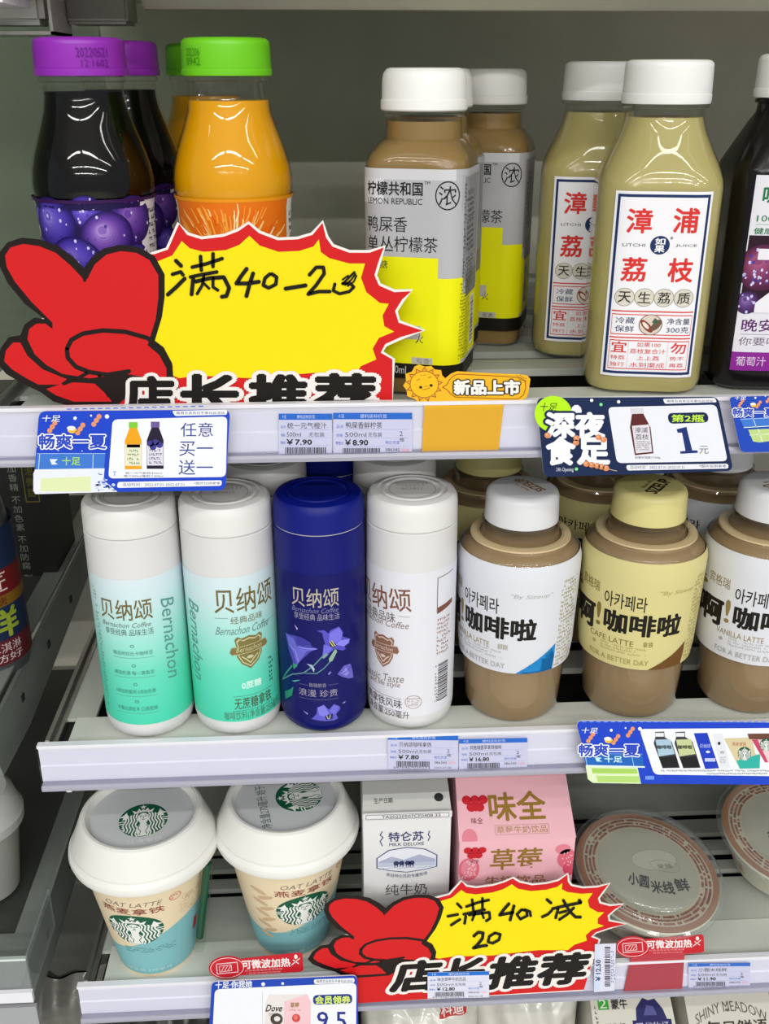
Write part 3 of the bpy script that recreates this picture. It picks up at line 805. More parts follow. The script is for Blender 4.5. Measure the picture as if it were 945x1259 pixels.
# white bottle with bronze print
ta = slim_bottle(44.2, 29.5, 'white', 'white slim bottle with bronze crest and side barcode, right of the blue one'); a = ta[1]; iv = a.inv
BZ = '7c4f42'
a.text('贝纳颂', 447, 722, 505, 750, BZ, bold=.006, rot=.06); a.text('经典品味', 453, 750, 486, 762, '6d5a56', rot=.06); a.text('Bernachon Coffee', 447, 762, 503, 770, '8a7a76', sh=.3, rot=.04)
b = a.box(489, 758, 504, 759); a.rect(b[0], b[1], b[2], b[1] - .3, '9c8c88', 2)
p = iv(471, 800); shield(a, p[0], p[1], 15, 22, '8a6152', 'd9c2b4')
a.text('Classic Taste', 452, 829, 497, 838, '8a7a76', sh=.3, rot=.12); a.text('and life style', 456, 837, 492, 845, '8a7a76', sh=.3, rot=.12)
a.text('经典拿铁风味', 452, 856, 494, 867, '4a3c3c', rot=.03); a.text('咖啡|净含量:250毫升', 448, 870, 503, 880, '5a4a4c')
for yy in (854, 869):
    b = a.box(453, yy, 493, yy + 1); a.rect(b[0], b[1], b[2], b[1] - .25, '5a4a4a', 2)
p = iv(508, 863); a.inv = None; a.ring(p[0], p[1], 5, 4.6, .35, 'a07c66'); a.greek(p[0] - 3.6, p[1] + 3, p[0] + 3.6, p[1] - 3, 4, 'a07c66', 3); a.inv = iv
p0 = iv(540, 712); p1 = iv(556, 748); a.inv = None
ux, vx = p0[0], p0[1]
a.line([(ux - 1.2, vx + 1), (ux + 12, vx + 2)], .5, '6d5a56'); a.line([(ux - 1.2, vx + 1), (ux - 1.2, vx - 21)], .5, '6d5a56'); a.poly([(ux - 1.2, vx - 18), (ux + 12, vx - 16), (ux + 12, vx - 19), (ux - 1.2, vx - 22)], BZ, 2)
a.greek(ux - 1, vx - 25, ux + 10, vx - 50, 9, 'a07c72'); a.bars(ux + .5, vx - 56, ux + 9, vx - 82, 26, '3c3a40', 3, vert=True); a.greek(ux - 1.6, vx - 56, ux - .2, vx - 82, 11, '6a686c')
a.inv = iv
finish(ta)
slim_bottle(-42.5, 87, 'white', 'white-capped slim bottle behind the two mint-green ones', False)
slim_bottle(-98, 90, 'white', 'white-capped slim bottle at the back behind the leftmost mint one', False)
slim_bottle(38, 90, 'white', 'white-capped slim bottle behind the bronze-print white bottle', False)
slim_bottle(-4, 116, 'blue', 'dark blue slim bottle hidden in shade behind the front blue one', False)

# ---------------------------------------------------------------- latte bottles with sleeve labels
LT = [(0.0, 24), (1.1, 27.5), (4.4, 29.6), (22.1, 30.6), (36.5, 31.8), (42, 33.4), (64, 35), (98, 36), (104, 36), (108.5, 34.8), (111.5, 32.2), (113, 29.6), (114.4, 29), (115.6, 26.6), (116.4, 24.2), (117.2, 23.6), (117.8, 22.4), (123, 21.6), (123.3, 23), (124.6, 23), (125, 21)]
SLV = [(40, 33.8), (44, 34.6), (64, 35.3), (98, 36.3), (104, 36.3), (107, 35.9), (109, 35.0)]


def latte_bottle(X, Y, kind, label, rot=0.0, front=True):
    t = thing('latte_bottle', (X, Y, S2), label, 'coffee bottle', 'wide-shouldered latte bottles', rot)
    liq = mat('milk_coffee', '9a8263', 0.35, spec=0.15)
    loft('coffee', [(1.0, 24)] + [(z, r - .8) for z, r in LT[1:13]] + [(LT[12][0] + .3, LT[12][1] - 2)], liq, t)
    loft('bottle_shell', LT, M_pet, t, cap=(True, False))
    loft('neck_ring', [(113.6, 24), (114.8, 29.4), (115.8, 29.2), (116, 24)], mat('cream_foam', 'd2bb92', .3), t, cap=(False, False))
    cream = kind == 'cream'
    capm = mat('cream_cap_plastic', 'd6cc88', 0.4, sss=.1) if cream else mat('milk_white_cap', 'dcdde0', 0.36, sss=.15)
    cp = loft('cap', [(z + 4, r) for z, r in [(120.8, 20.8), (121.2, 21.6), (136, 21), (138, 20.2), (139.2, 18.6), (139.6, 17), (139.6, 1)]], capm, t, N=120, smooth=50, ridge=(125, 140, .12 if not cream else .25))
    a = Art(inv=invround(183.8, 37.5, S2, 35.6, 0) if front else None)
    bg = 'd3c98c' if cream else 'd9dbe2'; bk = '1c1814'; gd = '7f6c30' if cream else '8f7c4c'; lg = 'a89a58' if cream else 'a9a8a6'
    a.rect(-112, 39, 112, 109, bg, 0)
    if front:
        ox = oy = 0
        def TX(s, x0, y0, x1, y1, c, **k): a.text(s, x0 + ox, y0 + oy, x1 + ox, y1 + oy, c, **k)
        TX('宾格瑞', 719, 708, 739, 722, gd, rot=0); TX('6', 713, 704, 718, 716, gd, sh=.3, bold=.03)
        TX('아카페라', 743, 731, 796, 750, bk, bold=.01)
        TX('啊', 711, 734, 731, 766, bk, bold=.035); TX('!', 733.5, 739, 738.5, 768, gd, bold=.01)
        TX('咖啡啦', 742, 757, 835, 783, bk, bold=.035)
        TX('CAFE LATTE' if cream else 'VANILLA LATTE', 724, 783, 779, 790, gd); TX('拿铁' if cream else '香草拿铁', 790, 790, 803, 797, gd)
        TX('FOR A BETTER DAY', 722, 809, 798, 816, lg)
        TX('"By Sizeup"', 811, 725, 852, 731, lg, sh=.3)
        b = a.box(728 + ox, 795 + oy, 806 + ox, 806 + oy); iv = a.inv; a.inv = None; a.greek(b[0] + 5, b[1], b[2] - 2, b[3], 3, lg, 3); a.ell(b[0], (b[1] + b[3]) / 2, 1.5, 1.2, lg, 3)
        # coloured corner and small print round the side
        e = iv(830, 800)[0] + (7 if kind == 'first' else 0)
        cc = '6e4a22' if cream else '1f86c9'
        a.poly([(e - 21, 36), (e + 8, 36), (e + 8, 55), (e + 1, 50)], cc, 2); a.poly([(e + 8, 36), (e + 8, 55), (e + 34, 55), (e + 34, 36)], bg, 2)
        if kind == 'first': a.poly([(e - 21, 36), (e + 8, 36), (e + 8, 57), (e + 1, 52)], cc, 2)
        a.greek(e + 9, 98, e + 25, 40, 22, 'a8995c', 4); a.inv = iv
    else:
        if kind in ('cream', 'creamlate'):
            pass
        a.text('아카페라', -18, 96, 12, 89, bk, bold=.01); a.text('啊!咖啡啦', -34, 85, 24, 70, bk, bold=.03); a.text('CAFE LATTE', -26, 66, 8, 62, gd)
        a.greek(34, 98, 54, 42, 22, 'a8995c', 4)
    a.inv = None
    a.build('label', roundwrap(SLV, 70), t, su=3.0, sv=8, clip=(-111, 39, 111, 109), h0=.1, dh=.035, smooth=True)
    if front:
        e = Art(); q = {'first': 2.4, 'third': .3}.get(kind, .9); c, s = math.cos(q), math.sin(q)
        e.T = lambda x, y: (x * c - y * s, x * s + y * c); col = '3a2414' if cream else '9c7440'
        if kind == 'first': e.text('SIZEUP', -11, -2, 11, -8, col, bold=.03); e.text('Blade life', -6, 2, 6, 0, col)
        else: e.text('SIZEUP', -13, -1, 11, -8, col, bold=.03); e.text('Blade life', -8, 3.4, 5, 1, col)
        e.T = None; e.items = [(v, f, k, L) for v, f, k, L in e.items]
        e.build('cap_print', lambda x, y, h: (x, y, 143.6 + h), cp, h0=.05)
    return t


latte_bottle(108.8, 37.5, 'first', 'white-capped latte bottle with a blue-cornered white sleeve, right of slim bottles', -0.29)
latte_bottle(183.8, 37.5, 'cream', 'cream-yellow latte bottle with a cream cap', 0.0)
latte_bottle(258.5, 37.5, 'third', 'white latte bottle cut off by the right edge', 0.08)
latte_bottle(102, 121, 'cream', 'shaded cream-sleeved latte bottle behind the blue-cornered one', 0.2, False)
latte_bottle(178, 124, 'cream', 'shaded cream-sleeved latte bottle behind the cream-capped one', -0.5, False)
latte_bottle(256, 120, 'white', 'shaded white-sleeved latte bottle behind, at the right', -0.9, False)


# ---------------------------------------------------------------- chilled latte cups
def siren(a, cx, cy, R, L=2, k=1.0):
    G = '12593f'; Wt = 'e9ece8'
    def p(x, y): return (cx + x * R, cy + y * R * k)
    a.ell(cx, cy, R, R * k, G, L, n=40)
    def st(pts, w, c, LL):
        pts = [q for q in pts if q[0] ** 2 + q[1] ** 2 < .99]
        if len(pts) > 1: a.line([p(*q) for q in pts], w * R, c, LL)
    for s in (-1, 1):
        for i in range(5):
            pts = []
            for j in range(15):
                y = .42 - .03 * i - j * .098; x = s * (.22 + .115 * i * (1 + .25 * j / 14) + .045 * math.sin(j * 1.15 + i * .4) + (.10 if j > 3 else .03 * j) * (.5))
                pts.append((x, y))
            st(pts, .062, Wt, L + 1)
        a.poly([p(s * .60, .30), p(s * .68, .58), p(s * .78, .42), p(s * .98, .30), p(s * .80, .26), p(s * .86, .12), p(s * .66, .16)], Wt, L + 2)
        for i in range(5): st([(s * (.76 + .01 * i), .02 - .13 * i), (s * .86, .03 - .13 * i), (s * .985, -.0 - .13 * i)], .055, Wt, L + 1)
    a.poly([p(-.22, .3), p(.22, .3), p(.2, 0), p(.12, -.2), p(.3, -.55), p(.2, -.97), p(-.2, -.97), p(-.3, -.55), p(-.12, -.2), p(-.2, 0)], Wt, L + 2)
    for s in (-1, 1):
        st([(s * .14, -.3), (s * .2, -.5), (s * .1, -.7), (s * .16, -.9)], .03, G, L + 3)
        st([(s * .05, .22), (s * .14, .23)], .03, G, L + 3); st([(s * .04, .30), (s * .15, .31)], .02, G, L + 3)
    a.ell(*p(0, .17), .2 * R, .26 * R * k, Wt, L + 2.2); st([(0, .24), (.02, .10), (-.02, .09)], .022, G, L + 3); st([(-.06, .03), (.06, .03)], .035, G, L + 3)
    for s in (-1, 1): st([(s * .05, .21), (s * .13, .215)], .035, G, L + 3)
    a.poly([p(-.36, .42), (p(-.46, .66)), p(-.26, .54), p(-.18, .74), p(-.08, .58), p(0, .68), p(.08, .58), p(.18, .74), p(.26, .54), p(.46, .66), p(.36, .42), p(0, .5)], Wt, L + 3)
    star = []
    for j in range(10):
        r = .15 if j % 2 == 0 else .06; t = PI / 2 + j * PI / 5; star.append(p(r * math.cos(t), .80 + r * math.sin(t)))
    a.poly(star, Wt, L + 3)


def cup(X, Y, label, logo_u, lidrot, straw=False, logo_v=50):
    t = thing('lidded_cup', (X, Y, S3), label, 'coffee cup', 'chilled paper cups with white lids')
    loft('paper_cup', [(0, 24), (0, 25.2), (2, 25.6)] + [(4, 26.0), (92, 41), (94, 41)], mat('cup_cream_paper', 'e2cfae', 0.5), t, N=72)
    wl = mat('white_lid_plastic', 'e6e6e1', 0.33, sss=.15)
    ld = loft('lid', [(92.5, 42), (90.5, 46.5), (90.8, 47.6), (93.5, 48.4), (96, 48.0), (97.4, 46.2), (98.6, 45.6), (100.5, 45.8), (109, 42.2), (115.5, 39.8), (117.6, 38.8), (118.6, 37.2), (118.4, 35.4), (116.8, 34.0), (115.2, 33.4), (114.6, 32.8), (114.6, 1)], wl, t, N=96, smooth=28)
    f = Art(); c, s = math.cos(lidrot), math.sin(lidrot)
    f.ell(0, 0, 32.6, 32.6, mat('silver_foil', 'cdd0d4', .35, metal=0, bump=.4, bscale=60, bdist=.0008).name, 0, n=48)
    f.T = lambda x, y: (x * c - y * s, x * s + y * c)
    siren(f, 1, -6 if straw else -9, 15.5, 1)
    f.text('丝滑拿铁', -9, -23.5, 13, -27, 'e8eae8', 6) if straw else f.text('净含量270毫升 始于1971', -26, 19, 26, 12, '53685e', 3)
    f.T = None
    f.build('foil_seal', lambda x, y, h: (x, y, 114.7 + h), ld, h0=.1)
    a = Art()
    P = math.pi * 26
    a.rect(-P, 3, P, 91, 'e6d4b4', 0)
    # teal wave printed round the lower half
    pts = [(-P, 3)] + [(P, 3)] + [(u, 40 + 13 * math.sin((u - logo_u - 8) / 19.0)) for u in np.linspace(P, -P, 60)]
    a.poly(pts, '7fb9bf', 1)
    siren(a, logo_u, logo_v, 14.2, 3, 1.02)
    rd = '8c3a32'
    a.text('燕麦拿铁', logo_u - 14, logo_v + 21.5, logo_u + 15, logo_v + 15.5, rd, 3, bold=.005); a.text('OAT LATTE', logo_u - 11, logo_v + 27, logo_u + 14, logo_v + 23, '8a7a70', 3, sh=.2)
    a.ring(logo_u + 20, logo_v + 25, 2.8, 3.2, .4, 'c8584a', 3); a.greek(logo_u + 18.2, logo_v + 27, logo_u + 21.8, logo_v + 23, 2, 'c8584a', 3)
    a.greek(logo_u - 8, logo_v - 18, logo_u + 20, logo_v - 24, 3, '3c7c80', 3); a.text('净含量:270毫升', logo_u - 12, 9, logo_u + 18, 6, 'bfe0e0', 3)
    rr = random.Random(5)
    for i in range(22):
        x, y = logo_u + 24 + rr.random() * 14, logo_v + 2 + rr.random() * 18; a.ring(x, y, 1.4, 2.2, .25, 'c9b184', 2, n=10, rot=rr.random() * 3)
    if not straw:
        for i in range(9):
            u, v = logo_u - 22 + 3 * (i % 2), 24 + i * 5.5; a.ell(u, v, 4.6, 1.7, 'cbb08a', 2, rot=.5 if i % 2 else -.5, n=14)
    else: a.rect(logo_u + 33, 28, logo_u + 37, 39, 'b02c34', 4)
    a.build('label', roundwrap([(2, 25.7), (4, 26.15), (92, 41.15)], 2), t, su=2.5, sv=12, clip=(-P, 3, P, 91), h0=.12, smooth=True)
    if straw:
        ang = 1.18
        V0 = Vector((33 * math.sin(ang), -33 * math.cos(ang), 12)); V1 = Vector((45.5 * math.sin(ang), -45.5 * math.cos(ang), 88))
        for nm, r, m, z0, z1 in (('straw', 2.6, mat('green_straw', '084a30', .35), .12, 1.0), ('straw_wrapper', 4.0, clear('straw_film', 'f6faf8', .35), -.02, 1.02)):
            pr = loft(nm, [(0, r), (60, r)], m, t, N=14)
            d = V1 - V0; pr.location = (V0 + d * z0) / 1000; pr.rotation_euler = d.to_track_quat('Z', 'Y').to_euler(); pr.scale = (1, 1, (z1 - z0) * d.length / 60)
    return t


cup(-128.5, 32, 'left lidded latte cup with a green straw taped to its side', -4.0, 0.15, straw=True)
cup(-36.2, 42, 'right lidded latte cup, without a straw, beside the milk carton', 8.5, 1.75)

# ---------------------------------------------------------------- milk carton, white
t = thing('milk_carton', (42.4, 45, S3), 'white milk carton with dark blue print and a folded top', 'milk carton', None)
mw = mat('white_carton_board', 'dededf', 0.35)
Wc = 28.6
cb = loft('carton_body', [(0, Wc, 1.2), (118, Wc, 1.2)], mw, t, N=48, smooth=20)
mesh('gable', [(-Wc, -Wc, 118), (Wc, -Wc, 118), (Wc, Wc, 118), (-Wc, Wc, 118), (-Wc + .6, -16, 126.5), (Wc - .6, -16, 126.5), (-Wc + .6, 12, 131), (Wc - .6, 12, 131)],
     [(0, 1, 5, 4), (4, 5, 7, 6), (6, 7, 2, 3), (0, 4, 6, 3), (1, 2, 7, 5)], mat('shaded_white_board', 'c6c6c2', .4), t)  # same white board, greyed: the shelf's shade is put into its colour
boxes('top_flap', [(-Wc, -30.2, 117.5, Wc, -28.8, 122.5)], mw, t, bev=.4)
a = Art(); NV = '2c3468'


def cw(Y, zoff=0):
    return lambda u, v, h: (u, -Wc - h, v)


a.text('特仑苏', -12, 106, 10.5, 98.4, NV, bold=.015); a.text('MILK DELUXE', -11.5, 97.2, 11, 94.6, NV)
a.line([(-16, 107), (-17.5, 104), (-15.5, 102), (-17.5, 99), (-16, 95)], .6, NV); a.line([(14.5, 106), (13.6, 103), (14.8, 101), (13.6, 98)], .6, NV)
oval = [(-20, 85), (-12, 91.5), (0, 93.5), (12, 91.5), (20, 86), (20, 76), (12, 74), (0, 72), (-12, 74), (-20, 76.5)]
a.poly(oval, '5b6288', 1); a.poly([(x * .955, 82.7 + (y - 82.7) * .93) for x, y in oval], 'dfe1ea', 2)
a.poly([(-18.5, 82), (-10, 86), (-2, 83), (8, 87), (18.5, 83), (18.5, 80), (-18.5, 80)], 'aab0c8', 2.5); a.poly([(-18.5, 77.5), (18.5, 77.5), (18.5, 80.5), (-18.5, 81)], 'bcc4d8', 2.6)
for x in (-7, -3.4, 0.5, 3.2): a.ell(x, 80.3, 1.9, 1.9, '3a3f66', 3, n=9); a.rect(x - 1.2, 80, x - .6, 76.8, '3a3f66', 3); a.rect(x + .6, 80, x + 1.2, 76.8, '3a3f66', 3)
for i in range(9): a.line([(-18 + 4 * i, 75.5 + (i % 3) * .5), (-14.6 + 4 * i, 76.6)], .3, '7a84a8', 3)
a.text('来自特仑苏的专属牧场', -13.5, 70.6, 13.5, 67.6, '5a5f80', arc=-.012)
a.text('纯牛奶', -14, 62.5, 13.5, 53, '57504e')
a.build('front_print', cw(0), cb, h0=.15)
a = Art(); a.line([(-26.5, 121.6), (26.5, 121.6), (26.5, 118.2), (-26.5, 118.2)], .3, '5a5c66', closed=True); a.text('TA20220507CF0408 33', -16.5, 121, 21, 118.8, '4a4b55')
a.build('code_print', lambda u, v, h: (u, -30.2 - h, v), t, h0=.1)
a = Art(); a.text('生产日期', -21, 7.6, -9, 4.6, '3c3c3c'); a.ell(21, 7, 3, 2.4, '2c2c2e')
a.build('top_print', lambda u, v, h: (u, -26 + v * 1.0, 119.8 + v * .62 + h), t, h0=.6)

# ---------------------------------------------------------------- strawberry milk carton, pink
t = thing('milk_carton', (113.5, 48.5, S3), 'pink strawberry milk carton with gold writing, beside the white carton', 'milk carton', None)
Wp = 38.0
pk = mat('pink_carton_board', 'e9b3bd', .35)
cb = loft('carton_body', [(0, Wp, 1.2), (101, Wp, 1.2)], pk, t, N=48, smooth=20)
mesh('gable', [(-Wp, -Wp, 101), (Wp, -Wp, 101), (Wp, Wp, 101), (-Wp, Wp, 101), (-Wp + 1, -3, 125), (Wp - 1, -3, 125), (-Wp + 1, 3, 125), (Wp - 1, 3, 125)],
     [(0, 1, 5, 4), (4, 5, 7, 6), (6, 7, 2, 3), (0, 4, 6, 3), (1, 2, 7, 5)], pk, t)
boxes('top_fin', [(-Wp + 1, -1.4, 124, Wp - 1, 1.4, 140)], mat('rose_fin_board', 'cf6f78', .35), t, bev=.4)


def wu(p): return p


gold = '8f6f2a'; rd = 'c2202c'


def flower(a, x, y, r):
    for dx, dy in ((-.9, .35), (0, .35), (.9, .35), (-.45, -.45), (.45, -.45)): a.ell(x + dx * r, y + dy * r, r * .52, r * .5, rd, 3, n=14)
    a.line([(x, y + r * .1), (x, y - r * .9)], r * .16, rd, 3.5)


a = Art()
a.text('草莓', -17, 94, 16.5, 77, gold, bold=.015); flower(a, -27.5, 92, 5.2); a.text('味全', -31, 86.4, -24.5, 83.4, '7a3038')
a.text('牛奶饮品', -20, 71.5, 20, 63.5, gold, bold=.0)
for (x, y, rx, ry, c, L) in ((-31, 78, 6.8, 9.5, 'd8697a', 1), (-31, 79, 5.2, 7.5, 'e08898', 2), (33, 84, 6.2, 8, 'd96a7c', 1), (36, 76, 5, 6, 'd4506a', 1.5), (30, 92, 5, 4, 'dd8090', 1)): a.ell(x, y, rx, ry, c, L)
rr = random.Random(2)
for _ in range(34): a.ell(-31 + rr.uniform(-4.5, 4.5), 78 + rr.uniform(-7, 7), .4, .6, 'f6d0d4', 3, n=6)
for _ in range(14): a.ell(33 + rr.uniform(-3.5, 3.5), 84 + rr.uniform(-6, 6), .4, .6, 'f6d0d4', 3, n=6)
a.ell(-8, 30, 12, 14, 'd8697a', 1); a.ell(-8, 31, 9, 11, 'e08898', 2)
a.build('front_print', lambda u, v, h: (u, -Wp - h, v), cb, h0=.15, clip=(-Wp + .6, 0, Wp - .6, 100.5))
a = Art()       # printed on the sloping panel: v = distance up the slope (42.5 long)
flower(a, -25.5, 24.5, 6); a.text('味全', -29, 15, -21.5, 11, '7a3038')
a.text('味全', -16.5, 31, 20.5, 12.5, gold, bold=.02)
a.line([(-14, 9.5), (21, 9.5), (21, 3.5), (-14, 3.5)], .35, 'c09a90', closed=True); a.text('草莓牛奶饮品', -13, 8.8, 20, 4.2, 'ac8a50')
a.ell(-31, 2, 5, 6, 'dc8291', 1)
nrm = Vector((0, -24, 35)).normalized()
a.build('slope_print', lambda u, v, h: (u, -Wp + v * 35 / 42.4 + nrm.y * h, 101 + v * 24 / 42.4 + nrm.z * h), t, h0=.15, clip=(-Wp + .8, 0, Wp - .8, 42))
a = Art(); a.line([(24, 5.5), (35, 5.5), (35, .8), (24, .8)], .3, 'b05060', closed=True); a.greek(25, 5, 34.5, 1.2, 2, 'b05060')
a.build('fin_print', lambda u, v, h: (u, -1.4 - h, 125 + v), t, h0=.12)


# ---------------------------------------------------------------- lidded bowls
def bowl(X, Y, label, rot):
    t = thing('lidded_bowl', (X, Y, S3 + 7.5), label, 'food bowl', 'instant food bowls with clear lids', rot)
    t.rotation_euler = (0.17, 0.09, rot)
    BT = [(0, 34), (1, 36), (30, 48.5), (31, 49.5)]
    pb = loft('paper_bowl', BT + [(32.5, 50.5), (34, 50)], mat('ivory_bowl_paper', 'd9d6c4', .45), t, N=72)
    a = Art()
    for u0 in (-75, 20, 110):
        a.ell(u0 - 8, 17, 11, 9, 'a4653c', 1, n=24); a.ell(u0, 17, 14, 10.5, '1c2620', 2, n=24); a.text('米饭', u0 + 17, 22, u0 + 30, 10, '1c1a18', 3, bold=.02)
        a.text('小圆', u0 - 10, 22, u0 + 8, 13, 'd8d6ca', 3); a.greek(u0 + 34, 22, u0 + 48, 8, 4, 'b03c30', 3)
    a.build('side_print', roundwrap([(0, 35.6), (1, 36.2), (30, 48.8)], 1), pb, su=3, sv=8, h0=.2, smooth=True)
    f = Art()
    f.ell(0, 0, 50, 50, 'a6714f', 0, n=64); f.ell(0, 0, 45.5, 45.5, 'cbbfa8', 1, n=64); f.ell(0, 0, 36, 36, 'b9b6a6', 2, n=64)
    rr = random.Random(9)
    for R_ in (43.5, 40.8, 38.2):
        q = 0
        while q < 2 * PI:
            w = (.4 + .6 * rr.random()) / R_ * 1.5
            if rr.random() < .8: f.line([(R_ * math.cos(q), R_ * math.sin(q)), (R_ * math.cos(q + w), R_ * math.sin(q + w))], 1.9, 'a05a44' if rr.random() < .7 else '7c3a34', 3)
            q += w + .5 / R_ * 1.5
    f.ell(8, 8, 17, 9, 'cdc9b8', 3); f.ring(8, 8, 17, 9, .3, '8f8b7c', 4); f.ring(14, 2, 11, 5, .3, '8f8b7c', 4, rot=-.25)
    f.text('小圆', -17, -3, -3, -13, '1c1a16', 5, bold=.03, rot=-.35); f.text('米线', -3, -10, 13, -20, '1c1a16', 5, bold=.03, rot=-.15); f.text('鲜', 15, -9, 25, -19, '1c1a16', 5, bold=.03)
    f.text('果脯', 8, 4, 19, 0, '77705f', 5)
    f.build('paper_seal', lambda x, y, h: (x, y, 34 + h), pb, h0=.15)
    loft('clear_lid', [(33, 53.2), (33.3, 54), (35, 53.6), (36.2, 51.6), (41.5, 49.5), (43, 48), (43.4, 45.5), (42.6, 43.5), (42.4, 40), (44.4, 37.5), (45.2, 34), (45.2, 1)], clear('clear_lid_plastic', 'eef2ee', 1.2, milk=.1, rough=.06), t, N=96, smooth=30, cap=(False, False))  # milky mix paints glare into the clear dome
    return t


bowl(210.5, 48, 'round food bowl with clear lid over a brown-ringed seal, beside the pink carton', 0.12)
bowl(331, 82, 'round food bowl with clear lid, cut off by the right edge', -0.35)


# ---------------------------------------------------------------- cartons and bag on the bottom deck, only their tops in view
def flat_top_carton(X, Y, w, label, paint, ztop):
    h = ztop - S4
    t = thing('pale_carton', (X, Y, S4), label, 'milk carton', 'pale cartons on the bottom deck')
    body = mat('ivory_carton_board', 'cfcdc0', .4)
    loft('carton_body', [(0, w / 2, 1), (h - 12, w / 2, 1), (h - 12, w / 2, 1)], body, t, N=40, smooth=20)
    hw = w / 2
    mesh('gable', [(-hw, -hw, h - 12), (hw, -hw, h - 12), (hw, hw, h - 12), (-hw, hw, h - 12), (-hw + 1, 8, h + 14), (hw - 1, 8, h + 14), (-hw + 1, 12, h + 14), (hw - 1, 12, h + 14)],
         [(0, 1, 5, 4), (4, 5, 7, 6), (6, 7, 2, 3), (0, 4, 6, 3), (1, 2, 7, 5)], body, t)
    sl = math.hypot(hw + 8, 26); a = Art(); paint(a)
    n = Vector((0, -26, hw + 8)).normalized()
    a.build('slope_print', lambda u, v, h_: (u, -hw + v * (hw + 8) / sl + n.y * h_, h - 12 + v * 26 / sl + n.z * h_), t, h0=.2)
    return t


def paint_a(a):
    a.rect(-25, 37, -17, 29, '3fa53c', 1); a.text('2', -24, 36, -18.5, 30, 'dfe8d8', 2); a.text('蒙牛', -15, 36, -3, 29, '2a2a30', 2, bold=.02)
    a.poly([(2, 21), (3, 29), (9, 36), (13, 34), (18, 35), (23, 28), (25, 21)], '26255e', 1); a.poly([(8, 24), (11, 31), (16, 30), (18, 24)], '55548c', 2)
    a.rect(-1, 21, 28, 12, '26255e', 1); a.text('现代牧场', 1, 19.5, 26, 13, 'c8c8e0', 2)
    a.text('鲜牛奶', -22, 20, -6, 12, '3a3a44', 2); a.greek(-28, 36, -26.5, 8, 8, '6a6a60', 2)


def paint_b(a):
    a.text('SHINY MEADOW', -27, 34, 27, 27, '6d6558', 2, arc=.012); a.text('每日鲜语', -20, 21, 26, 11, '3a2f24', 2, bold=.015); a.ell(-2, 28, 1.5, 1, '6d6558', 2)
    a.greek(-12, 9, 16, 4, 2, '6d6558', 2)


flat_top_carton(212.5, 40, 62, 'pale carton with a green square and dark blue emblem, lowest right', paint_a, -641)
flat_top_carton(286, 40, 66, 'ivory carton with brown lettering, at the lower right corner', paint_b, -643)
# pouches: crumpled plastic bags standing on the deck


def pouch(X, Y, w, d, h, label, m, seed, name='crumpled_bag', pr_=None, group=None, z=S4):
    rr = random.Random(seed); nx, nz = 26, 22; vs, fs_ = [], []
    ph = [rr.random() * 6 for _ in range(6)]
    for side in (-1, 1):
        for j in range(nz + 1):
            for i in range(nx + 1):
                u = i / nx * 2 - 1; v = j / nz
                b = max(0, (1 - u * u)) ** .5 * (1 - max(0, (v - .75) / .25) ** 2 * .97)
                wv = (math.sin(u * 7 + ph[0] + v * 3) * .05 + math.sin(u * 15 + v * 11 + ph[1]) * .045 + math.sin(u * 4 - v * 17 + ph[2]) * .04) * b
                hh = h * (v + (.02 * math.sin(u * 5 + ph[3]) + .012 * math.sin(u * 13 + ph[4])) * v)
                vs.append((u * w / 2 * (1 - .05 * math.sin(v * PI)), side * d / 2 * (b + wv * 2), hh))
    n = (nx + 1) * (nz + 1)
    for s in (0, 1):
        for j in range(nz):
            for i in range(nx):
                a_ = s * n + j * (nx + 1) + i; q = (a_, a_ + 1, a_ + nx + 2, a_ + nx + 1); fs_.append(q if s == 0 else q[::-1])
    t = thing(name, (X, Y, z), label, 'bag', group)
    bf = mesh('bag_film', vs, fs_, m, t, smooth=60)
    if pr_:
        a = Art(); pr_(a)

        def wr(u, v, hh):
            uu = max(-.98, min(.98, u / (w / 2))); vv = v / h; b = max(0, 1 - uu * uu) ** .5 * (1 - max(0, (vv - .75) / .25) ** 2 * .97)
            wv = (math.sin(uu * 7 + ph[0] + vv * 3) * .05 + math.sin(uu * 15 + vv * 11 + ph[1]) * .045 + math.sin(uu * 4 - vv * 17 + ph[2]) * .04) * b
            return (u, -d / 2 * (b + wv * 2) - hh - .5, v)
        a.build('bag_print', wr, bf, su=3, sv=4)
    return t


M_bag = mat('milky_bag_film', 'c6c5bb', .25, coat=.5)


def bagp(a):
    a.rect(12, 126, 32, 119, 'b8322e', 1); a.text('科迪', 13.5, 125.5, 30, 119.8, 'e8dcd8', 2, bold=.02); a.rect(-26, 128, 20, 130, '6a6860', 1)


def bagp2(a):
    a.text('鲜奶', -15, 132, 15, 124, '6a6860', 2)


pouch(56, 46, 92, 60, 134, 'crumpled milky plastic bag with a red patch beneath the big red sign', M_bag, 4, pr_=bagp, group='crumpled milky bags')
pouch(136, 52, 84, 60, 137, 'crumpled milky plastic bag beside the green-square carton', M_bag, 8, pr_=bagp2, group='crumpled milky bags')
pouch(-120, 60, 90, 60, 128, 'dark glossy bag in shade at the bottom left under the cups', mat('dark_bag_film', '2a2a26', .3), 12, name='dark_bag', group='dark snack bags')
pouch(-30, 60, 86, 60, 128, 'dark glossy bag in shade behind the blue coupon card', mat('dark_bag_film', '2a2a26', .3), 15, name='dark_bag', group='dark snack bags')

